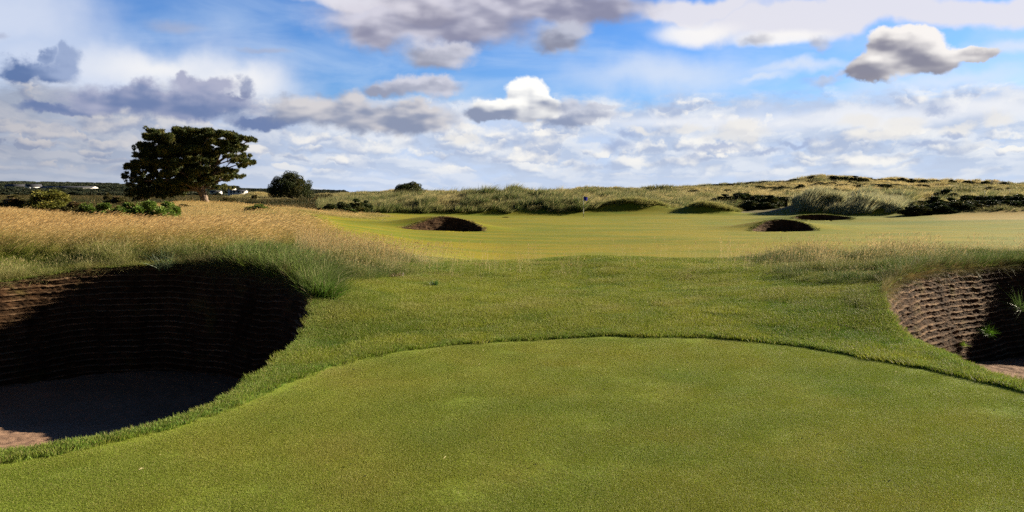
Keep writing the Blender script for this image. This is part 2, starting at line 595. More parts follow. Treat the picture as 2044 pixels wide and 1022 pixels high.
def mat_bark():
    t = NT("pine_bark")
    n = t.noise(2.2, 5, 0.65, stretch=(3.5, 3.5, 0.6))
    col = t.mix(t.ramp(n, 0.35, 0.65), (0.05, 0.038, 0.03), (0.27, 0.20, 0.15))
    return t.done(t.princ(col, 0.9, 0.1, t.bump(n, 1.0, 0.08)))


# ------------------------------------------------------------------ terrain
PXK = np.array([-500, 0, 100, 190, 270, 350, 430, 512, 600, 672, 740, 833, 880, 950, 1024, 1500.])
#        px:   -500     0   100   190   270   350   430   512   600   672   740   833   880   950  1024  1500
TAB = [
    (4.0,   [0.0] * 16),
    (9.0,   [0.0,  0.0,  0.0,  0.0,  0.0,  0.0,  0.0,  0.0,  0.0,  0.0,  0.0,  0.0,  0.0,  0.0,  0.0,  0.0]),
    (11.0,  [0.3,  0.3,  0.3,  0.33, 0.33, 0.22, 0.10, 0.07, 0.07, 0.07, 0.10, 0.17, 0.24, 0.28, 0.3,  0.3]),
    (13.5,  [0.46, 0.48, 0.54, 0.55, 0.52, 0.36, 0.20, 0.13, 0.13, 0.14, 0.19, 0.29, 0.36, 0.40, 0.42, 0.42]),
    (14.3,  [0.60, 0.62, 0.66, 0.66, 0.58, 0.39, 0.23, 0.16, 0.16, 0.17, 0.22, 0.31, 0.36, 0.37, 0.36, 0.36]),
    (15.0,  [0.63, 0.65, 0.68, 0.68, 0.59, 0.42, 0.27, 0.20, 0.20, 0.21, 0.26, 0.33, 0.36, 0.34, 0.31, 0.31]),
    (17.0,  [0.62, 0.62, 0.64, 0.64, 0.58, 0.40, 0.20, 0.21, 0.32, 0.28, 0.26, 0.36, 0.38, 0.36, 0.34, 0.34]),
    (22.0,  [0.56, 0.56, 0.48, 0.48, 0.44, 0.25, -.04, -.32, -.36, -.40, -.36, -.25, -.2, -.2,  -.2,  0.0]),
    (32.0,  [0.55, 0.55, 0.34, 0.34, 0.42, 0.00, -.60, -.92, -.95, -.95, -.95, -.95, -.95, -.92, -.9,  -.6]),
    (45.0,  [0.6,  0.58, 0.12, 0.30, 0.45, -.20, -.78, -.95, -.95, -.95, -.95, -.95, -.95, -.9,  -.9,  -.6]),
    (60.0,  [0.4,  0.25, 0.00, 0.45, 0.35, -.35, -.85, -.95, -.95, -.95, -.95, -.95, -.95, -.85, -.8,  -.5]),
    (75.0,  [0.0, -.10, -.10, 0.66, 0.20, -.40, -.85, -.95, -.95, -.95, -.95, -.95, -.9,  -.7,  -.6,  -.4]),
    (88.0,  [0.0, -.20, -.10, 0.15, -.10, -.50, -.80, -.95, -.93, -.80, -.9,  -.9,  -.8,  -.5,  -.4,  -.2]),
    (94.0,  [-.2, -.40, -.30, -.10, -.20, -.30, 0.10, 0.35, 0.15, -.45, -.7,  -.5,  -.4,  -.3,  -.2,  0.0]),
    (103.,  [-.4, -.50, -.50, -.40, -.30, -.10, 0.35, 0.85, 0.75, -.10, -.4,  -.2,  -.1,  0.1,  0.1,  0.3]),
    (120.,  [-.6, -.70, -.70, -.60, -.50, -.30, 0.10, 0.50, 0.70, 0.50, 0.1,  0.4,  0.5,  0.5,  0.5,  0.6]),
    (150.,  [-.7, -.80, -.80, -.80, -.70, -.30, 0.00, 0.20, 0.60, 0.80, 0.9,  1.4,  1.2,  1.2,  1.0,  1.0]),
    (200.,  [-.8, -.90, -.90, -.90, -.70, 0.30, 0.80, 0.40, 1.90, 1.80, 2.0,  3.3,  3.0,  2.4,  2.2,  1.6]),
    (255.,  [-.8, -.90, -.90, -.90, -.20, 0.90, 1.20, 0.60, 2.10, 1.80, 2.9,  5.2,  4.6,  3.6,  3.3,  2.5]),
    (330.,  [-.8, -.80, -.80, -.80, -.20, 0.60, 0.50, 0.00, 0.50, 0.80, 1.0,  2.0,  2.0,  2.0,  2.0,  1.5]),
    (480.,  [0.0,  0.00, -.30, -.60, -.50, 0.00, -.50, -.80, -1.0, -1.0, -.5,  0.0,  0.0,  0.0,  0.0,  0.0]),
    (700.,  [2.5,  2.50, 1.80, 0.60, 0.30, -.50, -1.0, -1.5, -1.5, -1.5, -1.5, -1.5, -1.5, -1.5, -1.5, -1.5]),
    (950.,  [7.0,  6.30, 4.80, 2.50, 1.00, -.50, -1.0, -2.0, -2.0, -2.0, -2.0, -2.0, -2.0, -2.0, -2.0, -2.0]),
    (1500., [15.,  13.5, 11.0, 8.50, 4.00, 0.00, -2.0, -3.0, -3.0, -3.0, -3.0, -3.0, -3.0, -3.0, -3.0, -3.0]),
    (2200., [6.0,  5.00, 4.00, 3.00, 1.00, -1.0, -3.0, -4.0, -4.0, -4.0, -4.0, -4.0, -4.0, -4.0, -4.0, -4.0]),
    (6000., [-4.0] * 16),
]
TY = np.log(np.array([r[0] for r in TAB]))
TZ = np.array([r[1] for r in TAB])


def slopes(xk, Z):
    """pchip slopes along axis 1"""
    h = np.diff(xk)
    d = np.diff(Z, axis=1) / h
    m = np.zeros_like(Z)
    a, b = d[:, :-1], d[:, 1:]
    w1, w2 = 2 * h[1:] + h[:-1], h[1:] + 2 * h[:-1]
    with np.errstate(divide='ignore', invalid='ignore'):
        hm = (w1 + w2) / (w1 / a + w2 / b)
    m[:, 1:-1] = np.where(a * b > 0, hm, 0)
    m[:, 0], m[:, -1] = 0, 0
    return m


MX = slopes(PXK, TZ)


def terrain_table(x, y):
    yy = np.clip(y, 4.0, 6000.)
    px = np.clip(512 + F * x / yy, PXK[0], PXK[-1])
    i = np.clip(np.searchsorted(PXK, px) - 1, 0, len(PXK) - 2)
    h = PXK[i + 1] - PXK[i]
    t = (px - PXK[i]) / h
    h00, h10 = 2 * t**3 - 3 * t**2 + 1, t**3 - 2 * t**2 + t
    h01, h11 = -2 * t**3 + 3 * t**2, t**3 - t**2
    ly = np.log(yy)
    j = np.clip(np.searchsorted(TY, ly) - 1, 0, len(TY) - 2)

    def row(r):
        r = np.clip(r, 0, len(TY) - 1)
        return h00 * TZ[r, i] + h10 * h * MX[r, i] + h01 * TZ[r, i + 1] + h11 * h * MX[r, i + 1]
    z0, z1, z2, z3 = row(j - 1), row(j), row(j + 1), row(j + 2)
    y0, y1, y2, y3 = [TY[np.clip(j + k, 0, len(TY) - 1)] for k in (-1, 0, 1, 2)]
    d1 = (z2 - z1) / (y2 - y1)
    d0 = np.where(y1 > y0, (z1 - z0) / np.maximum(y1 - y0, 1e-6), 0)
    d2 = np.where(y3 > y2, (z3 - z2) / np.maximum(y3 - y2, 1e-6), 0)
    m1 = np.where(d0 * d1 > 0, 2 * d0 * d1 / (d0 + d1 + 1e-12), 0)
    m2 = np.where(d1 * d2 > 0, 2 * d1 * d2 / (d1 + d2 + 1e-12), 0)
    hh = y2 - y1
    s = (ly - y1) / hh
    return ((2 * s**3 - 3 * s**2 + 1) * z1 + (s**3 - 2 * s**2 + s) * hh * m1
            + (-2 * s**3 + 3 * s**2) * z2 + (s**3 - s**2) * hh * m2)


def W(px, D):
    return (px - 512) / F * D, D


# mounds: (px, depth, height, half width x, half width y)
MOUNDS = [
    (443, 57.6, 0.68, 2.9, 2.3), (415, 58.5, 0.28, 3.4, 2.6), (480, 57, 0.12, 2.4, 2.4),        # behind the far left bunker
    (778, 57.6, 0.55, 2.8, 2.0), (760, 60.0, 0.18, 4.0, 3.0), (818, 60.0, 0.28, 3.6, 2.6),        # behind the right greenside bunker
    (820, 76.0, 0.45, 3.6, 2.2), (870, 74.0, 0.20, 5.0, 2.6), (780, 76.0, 0.22, 4.0, 3.0),        # behind the thin bunker
    (646, 93.5, 0.70, 3.0, 1.3), (622, 93.2, 0.40, 2.4, 1.2), (672, 92.0, 0.15, 3.0, 2.5), (700, 92.0, 0.75, 2.4, 1.2), (720, 92.3, 0.45, 2.2, 1.2),
    (812, 96.0, 1.15, 3.0, 3.0), (840, 93.0, 1.15, 4.0, 3.0), (880, 90.0, 0.75, 4.0, 3.0), (865, 108., 1.1, 5.0, 3.5),
    (930, 88.0, 0.55, 3.6, 3.0), (965, 84.0, 0.35, 3.6, 2.4), (1010, 83.0, 0.40, 4.0, 2.4), (1060, 83., 0.4, 4.0, 2.4),
    (820, 240., 0.9, 8., 12.), (848, 250., 0.8, 6., 12.), (905, 255., 0.8, 10., 12.), (925, 230., 0.5, 6., 10.),
    (955, 250., 0.9, 6., 10.), (985, 250., 0.7, 6., 10.), (720, 250., 0.7, 12., 12.), (590, 200., 0.9, 6., 8.), (655, 190., 0.5, 8., 8.),
    (395, 180., 0.7, 5., 8.), (440, 190., 0.8, 6., 8.), (370, 190., 0.6, 4., 8.), (345, 200., 0.7, 4., 8.), (325, 190., 0.6, 4., 8.),
    (460, 101., 0.35, 2.5, 3.0), (500, 100., 0.45, 3.0, 3.0), (545, 101., 0.30, 2.6, 3.0), (425, 103., 0.3, 2.5, 3.0),
    (246, 300., 1.2, 6., 10.), (262, 300., 1.4, 5., 10.),
]


# ---- outlines (plan view), smooth closed curves
def catmull(pts, n=24):
    p = np.array(pts, float)
    out = []
    m = len(p)
    for i in range(m):
        a, b, c, d = p[(i - 1) % m], p[i], p[(i + 1) % m], p[(i + 2) % m]
        t = np.linspace(0, 1, n, endpoint=False)[:, None]
        out.append(0.5 * ((2 * b) + (-a + c) * t + (2 * a - 5 * b + 4 * c - d) * t**2 + (-a + 3 * b - 3 * c + d) * t**3))
    return np.concatenate(out)


def resample(poly, ds):
    q = np.vstack([poly, poly[:1]])
    s = np.concatenate([[0], np.cumsum(np.hypot(*np.diff(q, axis=0).T))])
    n = max(24, int(s[-1] / ds))
    t = np.linspace(0, s[-1], n, endpoint=False)
    return np.stack([np.interp(t, s, q[:, 0]), np.interp(t, s, q[:, 1])], 1), s[-1]


def inside(poly, x, y):
    r = np.zeros(x.shape, bool)
    m = (x > poly[:, 0].min()) & (x < poly[:, 0].max()) & (y > poly[:, 1].min()) & (y < poly[:, 1].max())
    if not m.any():
        return r
    xs, ys = x[m], y[m]
    rr = np.zeros(xs.shape, bool)
    px, py = poly[:, 0], poly[:, 1]
    qx, qy = np.roll(px, -1), np.roll(py, -1)
    for a, b, c, d in zip(px, py, qx, qy):
        if b == d:
            continue
        k = ((b > ys) != (d > ys))
        rr ^= k & (xs < (c - a) * (ys - b) / (d - b) + a)
    r[m] = rr
    return r


def nearest(poly, x, y):
    """distance to the outline and the nearest point on it, for few points"""
    best = np.full(x.shape, 1e9); bx = x.copy(); by = y.copy()
    q = np.roll(poly, -1, axis=0)
    for (a, b), (c, d) in zip(poly, q):
        ex, ey = c - a, d - b
        t = np.clip(((x - a) * ex + (y - b) * ey) / (ex * ex + ey * ey + 1e-12), 0, 1)
        cx, cy = a + t * ex, b + t * ey
        dd = np.hypot(x - cx, y - cy)
        m = dd < best
        best[m] = dd[m]; bx[m] = cx[m]; by[m] = cy[m]
    return best, bx, by


OUT_L = catmull([(-2.42, 6.15), (-2.33, 7.2), (-2.34, 8.3), (-2.42, 9.3), (-2.58, 10.4), (-3.1, 11.7), (-4.2, 12.75), (-5.4, 13.25), (-6.6, 12.95),
                 (-7.6, 12.1), (-8.3, 10.9), (-8.8, 9.4), (-8.8, 7.8), (-7.6, 6.1), (-5.6, 5.12), (-3.9, 5.1), (-3.0, 5.38)])
OUT_R = catmull([(4.52, 7.1), (4.52, 8.4), (4.58, 9.3), (4.78, 10.2), (5.2, 11.3), (5.9, 12.4), (6.9, 13.5), (8.2, 14.6), (9.8, 15.6), (11.6, 16.0),
                 (13.8, 15.2), (15.4, 12.8), (15.0, 9.8), (12.2, 7.6), (8.4, 6.4), (5.6, 6.4)])


def seen_outline(pxs, D0, D1, wob=0.1):
    """an oval pit from px range, near edge at D0, back at D1"""
    x0 = (pxs[0] - 512) / F * (D0 + D1) / 2
    x1 = (pxs[1] - 512) / F * (D0 + D1) / 2
    cx, rx = (x0 + x1) / 2, (x1 - x0) / 2
    cy, ry = (D0 + D1) / 2, (D1 - D0) / 2
    a = np.linspace(0, 2 * np.pi, 16, endpoint=False)
    return catmull([(cx + rx * math.cos(t), cy + ry * math.copysign(abs(math.sin(t)) ** 1.0, math.sin(t)) + wob * math.sin(3 * t)) for t in a])


OUT_FL = catmull([W(p, d) for p, d in [(401, 54.2), (412, 55.3), (428, 56.4), (445, 57.3), (461, 57.5), (475, 56.7), (484, 55.1), (480, 53.9), (460, 53.5), (430, 53.5), (408, 53.6)]])
OUT_FR = catmull([W(p, d) for p, d in [(751, 54.8), (757, 56.2), (770, 57.4), (786, 57.8), (804, 57.0), (816, 55.0), (808, 54.1), (780, 53.9), (760, 53.9)]])
OUT_TH = seen_outline((795, 852), 72.6, 75.6)
PITS = [OUT_L, OUT_R, OUT_FL, OUT_FR, OUT_TH]

GREEN = catmull([(-4.6, 4.55), (-3.3, 4.98), (-2.62, 5.6), (-2.22, 6.3), (-1.98, 7.3), (-1.6, 8.1), (-1.1, 8.65), (-0.2, 9.12), (0.9, 9.38), (2.1, 9.35),
                 (3.0, 8.98), (3.6, 8.3), (4.05, 7.6), (4.36, 6.85), (4.75, 5.6), (5.0, 3.6), (5.0, -3), (4.0, -7), (-3.5, -7), (-6, -2), (-6.5, 3)])


def green_sd(x, y):
    """negative inside the mown green, only meaningful near it"""
    sh = x.shape
    xf, yf = x.ravel().astype(float), y.ravel().astype(float)
    r = np.full(xf.shape, 5.0)
    m = (xf > -9) & (xf < 8) & (yf > -9) & (yf < 12)
    if m.any():
        p, _ = resample(GREEN, 0.2)
        d, _, _ = nearest(p, xf[m], yf[m])
        ins = inside(GREEN, xf[m], yf[m])
        r[m] = np.where(ins, -d, d)
    return r.reshape(sh)


def height(x, y):
    x = np.asarray(x, float); y = np.asarray(y, float)
    z = terrain_table(x, y)
    for (px, D, h, sx, sy) in MOUNDS:
        cx, cy = W(px, D)
        z = z + h * np.exp(-((x - cx) / sx) ** 2 - ((y - cy) / sy) ** 2)
    near = 1 - sstep(y, 14, 30)
    z = z + 0.02 * fbm(x * 0.8, y * 0.8, 3, 3) * sstep(y, 4, 12) * near
    z = z + 0.07 * fbm(x * 0.09, y * 0.16, 11, 3) * sstep(y, 28, 40) * (1 - sstep(y, 85, 95))
    d = sstep(y, 93, 110) * sstep(x / np.maximum(y, 1), -0.27, -0.15)
    z = z + d * (0.40 * fbm(x * 0.17, y * 0.17, 21, 4) + 0.30 * fbm(x * 0.5, y * 0.45, 23, 2) * (1 - sstep(y, 125, 160)) + np.minimum(y / 255, 1.3) * (0.7 * fbm(x * 0.05, y * 0.035, 27, 4) + 1.5 * (0.45 - np.abs(fbm(x * 0.085, y * 0.05, 33, 3)))))
    pl = (1 - sstep(x / np.maximum(y, 1), -0.27, -0.2)) * sstep(y, 15, 25)
    z = z + pl * 0.06 * fbm(x * 0.25, y * 0.2, 31, 3)
    far = sstep(y, 800, 1300)
    z = z + far * 1.5 * fbm(x * 0.006, y * 0.006, 41, 3)
    return z


def normal_at(x, y, e=0.3):
    zx = (height(x + e, y) - height(x - e, y)) / (2 * e)
    zy = (height(x, y + e) - height(x, y - e)) / (2 * e)
    n = np.stack([-zx, -zy, np.ones_like(zx)], 1)
    return n / np.linalg.norm(n, axis=1)[:, None]


# palette of what grows or lies on the ground
C_GREEN = np.array([0.18, 0.24, 0.03])
C_FAIR = np.array([0.182, 0.180, 0.008])
C_FRINGE = np.array([0.09, 0.13, 0.022])
C_TAN = np.array([0.34, 0.24, 0.085])
C_LONG = np.array([0.15, 0.17, 0.05])
C_HEATH = np.array([0.060, 0.060, 0.022])
C_DUNE = np.array([0.14, 0.13, 0.055])
C_WOOD = np.array([0.030, 0.045, 0.025])


def lerp(a, b, t):
    t = t[..., None]
    return a * (1 - t) + b * t


def tan_amount(x, y):
    """0..1 dry tan rough on the left plateau"""
    px = 512 + F * x / np.maximum(y, 1)
    w = 22 * fbm(x * 0.25, y * 0.18, 51, 3)
    edge = np.interp(y, [13, 17, 25, 32, 45, 60, 66, 85], [240, 275, 320, 330, 315, 310, 375, 395])
    t = 1 - sstep(px + w, edge - 45, edge + 12)
    return t * sstep(y, 13.6, 15.5) * (1 - sstep(y, 82, 90))


def zones(x, y):
    px = 512 + F * x / np.maximum(y, 1)
    gsd = green_sd(x, y)
    tan = tan_amount(x, y)
    n = fbm(x * 0.3, y * 0.3, 61, 3)
    col = np.broadcast_to(C_FRINGE, x.shape + (3,)).copy()
    fair = sstep(y, 19, 21)
    col = lerp(col, C_FAIR, fair)
    # greener surrounds round the mounds
    sur = np.maximum(sstep(y, 60, 70) * sstep(px, 735, 780), sstep(y, 84, 90)) * fair
    col = lerp(col, np.array([0.15, 0.165, 0.012]), np.clip(sur, 0, 1))
    col = lerp(col, C_TAN, tan)
    tr = 0.55 * sstep(px + 25 * n, 930, 965) * sstep(y, 66, 72)
    col = lerp(col, C_TAN * np.array([1, .9, .9]), tr * 0.9)
    dune = sstep(y + 1.5 * n, 91, 92.5) * sstep(px, 300, 350)
    mid = sstep(px, 590, 605) * (1 - sstep(px, 780, 800))
    dune = dune * np.where((mid > 0.5) & (y < 94.5), 0, 1)
    col = lerp(col, C_DUNE, dune)
    heath = sstep(y + 2 * n, 84, 90) * (1 - sstep(px + 10 * n, 325, 345))
    col = lerp(col, C_HEATH, heath)
    farsand = sstep(y, 210, 260) * sstep(px, 225, 250) * (1 - sstep(y, 420, 600))
    col = lerp(col, C_DUNE, farsand)
    col = lerp(col, C_WOOD, sstep(y, 420, 600))
    mown = 1 - sstep(gsd, -0.03, 0.02)
    col = lerp(col, C_GREEN, mown)
    wild = np.clip(tan + dune + heath + tr, 0, 1)
    return col, mown, fair * (1 - wild), wild


def build_ground():
    M = mat_ground()
    th = np.concatenate([np.linspace(-math.pi, -0.80, 40, endpoint=False), np.linspace(-0.80, 0.80, 1000, endpoint=False), np.linspace(0.80, math.pi, 40, endpoint=False)])
    r = [0.4]
    while r[-1] < 6500:
        k = 1.08 if r[-1] < 2.8 else 1.0055 if r[-1] < 22 else 1.008 if r[-1] < 50 else 1.006 if r[-1] < 125 else 1.012 if r[-1] < 420 else 1.05
        r.append(r[-1] * k)
    r = np.array(r)
    RR, TT = np.meshgrid(r, th, indexing='ij')
    X, Y = RR * np.sin(TT), RR * np.cos(TT)
    nr, nt = X.shape
    sx, sy = X.ravel().copy(), Y.ravel().copy()
    deep = np.zeros(sx.shape, bool)
    cell = np.maximum(np.gradient(r)[:, None] * np.ones_like(TT), RR * 0.0016).ravel()
    for P in PITS:
        poly, _ = resample(P, 0.06 if P[:, 1].mean() < 20 else 0.2)
        m = (sx > P[:, 0].min() - 1) & (sx < P[:, 0].max() + 1) & (sy > P[:, 1].min() - 1) & (sy < P[:, 1].max() + 1)
        idx = np.nonzero(m)[0]
        d, bx, by = nearest(poly, sx[idx], sy[idx])
        ins = inside(P, sx[idx], sy[idx])
        snap = d < cell[idx] * 0.75
        sx[idx[snap]] = bx[snap]; sy[idx[snap]] = by[snap]
        deep[idx[ins & ~snap]] = True
    Z = height(sx, sy)
    gsd = green_sd(sx, sy)
    Z = Z + 0.016 * sstep(gsd, -0.01, 0.05) * (1 - sstep(sy, 11, 14))      # the collar stands a little above the green
    co = np.stack([sx, sy, Z], 1)
    tint, mown, fair, wild = zones(sx, sy)
    idx = np.arange(nr * nt).reshape(nr, nt)
    j2 = np.roll(np.arange(nt), -1)
    q = np.stack([idx[:-1, :], idx[1:, :], idx[1:, j2], idx[:-1, j2]], -1).reshape(-1, 4)
    q = q[:, ::-1]
    q = q[~deep[q].any(1)]
    # centre
    co = np.vstack([co, [[0, 0, 0]]])
    c = len(co) - 1
    tr = np.stack([idx[0], idx[0][j2], np.full(nt, c)], 1)[:, ::-1]
    tint = np.vstack([tint, C_GREEN[None]])
    zone = np.zeros((len(co), 4)); zone[:-1, 0] = mown; zone[:-1, 1] = fair; zone[:-1, 2] = wild; zone[-1, 0] = 1
    tc = np.ones((len(co), 4)); tc[:, :3] = tint
    me = mesh_np('ground', co, q, tr, M, True, {'tint': tc, 'zone': zone})
    tag(obj('ground', me), 'links ground rolling from the mown green in front to fairway, dunes and low far hills', 'ground', kind='structure')


build_ground()


# ------------------------------------------------------------------ bunkers
M_SOD, M_SAND = mat_sod(), mat_sand()


def ring_normals(p):
    t = np.roll(p, -1, 0) - np.roll(p, 1, 0)
    t /= np.linalg.norm(t, axis=1)[:, None]
    n = np.stack([-t[:, 1], t[:, 0]], 1)
    c = p.mean(0)
    # orientation by polygon area
    ar = np.sum(p[:, 0] * np.roll(p[:, 1], -1) - np.roll(p[:, 0], -1) * p[:, 1])
    return n if ar > 0 else -n          # points inwards


def bunker(outline, sand_z, ds, course, per, batter, amp, label, seed, sand_step, sand_label=None):
    p, per_len = resample(outline, ds)
    n = ring_normals(p)
    for _ in range(int(0.25 / ds)):
        n = (np.roll(n, 1, 0) + n + np.roll(n, -1, 0)) / 3
    n /= np.linalg.norm(n, axis=1)[:, None]
    s = np.arange(len(p)) * ds
    gsd = green_sd(p[:, 0], p[:, 1])
    top = height(p[:, 0], p[:, 1]) + 0.016 * sstep(gsd, -0.01, 0.05) * (1 - sstep(p[:, 1], 11, 14)) + 0.004
    bot = sand_z(p[:, 0], p[:, 1]) - 0.06
    zmin = bot.min()
    zmax = top.max()
    rows = int((zmax - zmin) / course * per) + 2
    zz = np.linspace(zmin, zmax + 0.001, rows)
    # wrap-safe noise along the ring by using plan coordinates
    px, py = p[:, 0], p[:, 1]
    V, LIP = [], []
    for k, z in enumerate(zz):
        zc = np.minimum(np.full(len(p), z), top)
        wave = 0.6 * fbm(px * 0.7 + 5, py * 0.7, seed + 1, 3) + 0.25 * (hash2(np.floor(px * 1.1 + py * 0.8), np.floor(np.full(len(p), z * 2.3)), seed + 4) - 0.5) + 0.10 * fbm(px * 6, py * 6, seed + 2, 2)
        c = (z - zmin) / course + wave
        ci = np.floor(c); f = c - ci
        prof = np.where(f > 0.70, 2.1, 0.1 + 0.9 * f) * (1 - 0.35 * sstep(f, 0.93, 1.0))
        blk = hash2(np.floor((px + py * 0.7) * 2.6 + ci * 3.7), ci, seed + 5)          # separate turves
        blk2 = hash2(np.floor((px * 0.8 - py) * 6.0 + ci * 1.9), ci, seed + 6)
        rel = amp * (prof * 0.9 - 1.3 * (blk > 0.7) * (f > 0.6) + 0.5 * blk + 0.4 * (blk2 > 0.75)
                     + 0.8 * fbm(px * 7 + z * 3, z * 26 + py * 7, seed + 8, 4, 0.65) + 0.45 * fbm(px * 34 + z * 9, z * 60 + py * 34, seed + 10, 2, 0.7)
                     + 0.8 * fbm(px * 1.7, py * 1.7 + z * 2, seed + 9, 2))
        h = np.maximum(top - zc, 0)
        fade = np.clip((top - zc) / 0.06, 0, 1)
        off = batter * h + rel * fade
        V.append(np.stack([px + n[:, 0] * off, py + n[:, 1] * off, zc], 1))
        LIP.append((f > 0.84) * (0.5 + 0.5 * blk) * np.clip(0.7 + fbm(px * 5, py * 5 + z, seed + 15, 3), 0, 1))
    V = np.concatenate(V)
    N = len(p)
    idx = np.arange(N * rows).reshape(rows, N)
    j2 = np.roll(np.arange(N), -1)
    q = np.stack([idx[:-1], idx[:-1][:, j2], idx[1:][:, j2], idx[1:]], -1).reshape(-1, 4)
    # drop quads of no height (above the local rim) and those under the sand
    zt = V[:, 2]
    keep = (zt[q].max(1) - zt[q].min(1)) > 1e-4
    botq = np.tile(bot - 0.1, rows)
    keep &= (zt[q].max(1) > botq[q].min(1))
    q = q[keep]
    lip = np.ones((len(V), 4)); lip[:, 0] = np.concatenate(LIP)
    root = empty('bunker', (float(p[:, 0].mean()), float(p[:, 1].mean()), float(bot.mean())))
    tag(root, label, 'bunker')
    L = np.array(root.location)
    w = obj('sod_wall', mesh_np('sod_wall', V - L, q, None, M_SOD, False, {'lip': lip}), root)
    # sand floor
    x0, x1, y0, y1 = p[:, 0].min(), p[:, 0].max(), p[:, 1].min(), p[:, 1].max()
    gx = np.arange(x0, x1 + sand_step, sand_step); gy = np.arange(y0, y1 + sand_step, sand_step)
    GX, GY = np.meshgrid(gx, gy, indexing='ij')
    ins = inside(outline, GX.ravel(), GY.ravel())
    fx, fy = GX.ravel(), GY.ravel()
    z = sand_z(fx, fy)
    if sand_step < 0.1:
        z = z + 0.016 * fbm(fx * 2.2, fy * 2.2, seed + 12, 3) + 0.016 * fbm(fx * 9, fy * 7, seed + 13, 3, 0.65) + 0.006 * fbm(fx * 22, fy * 22, seed + 14, 2)
    id2 = np.arange(GX.size).reshape(GX.shape)
    q2 = np.stack([id2[:-1, :-1], id2[1:, :-1], id2[1:, 1:], id2[:-1, 1:]], -1).reshape(-1, 4)
    q2 = q2[ins[q2].all(1)]
    used = np.unique(q2)
    mp = np.zeros(GX.size, int); mp[used] = np.arange(len(used))
    S = np.stack([fx, fy, z], 1)[used] - L
    obj('sand', mesh_np('sand', S, mp[q2], None, M_SAND, True), root)
    return root


def sand_left(x, y):
    z = np.interp(y, [5.0, 5.4, 6.2, 7.5, 9.5, 11.5, 13.6], [-0.02, -0.06, -0.30, -0.66, -1.02, -1.14, -1.18])
    return z - 0.35 * sstep(x, -4.0, -2.9) * (1 - sstep(y, 7, 10)) * sstep(y, 5.2, 6.0)


def sand_right(x, y):
    return np.interp(y, [6.2, 8, 10, 12, 13.5, 15.0, 16.0], [-0.75, -0.9, -1.02, -1.10, -1.22, -1.40, -1.5]) + 0.1 * sstep(x, 6.8, 5.2)


bunker(OUT_L, sand_left, 0.022, 0.092, 11, 0.22, 0.020, 'large deep bunker in shade with stacked sod wall, in front of the tan grass bank', 100, 0.028)
bunker(OUT_R, sand_right, 0.022, 0.098, 11, 0.20, 0.021, 'deep bunker with crumbling brown sod wall under the dark green grass lip', 200, 0.035)
bunker(OUT_FL, lambda x, y: np.full(np.shape(x), -1.12), 0.1, 0.10, 4, 0.25, 0.035, 'small far bunker cut into the tan-topped mound left of the flag', 300, 0.15)
bunker(OUT_FR, lambda x, y: np.full(np.shape(x), -1.12), 0.1, 0.10, 4, 0.25, 0.035, 'nearer of the two small far bunkers in the green mounds right of the flag', 400, 0.15)
bunker(OUT_TH, lambda x, y: np.full(np.shape(x), -1.05), 0.12, 0.10, 4, 0.25, 0.035, 'thin dark bunker slit behind the green mound, farther of the two right of the flag', 500, 0.15)

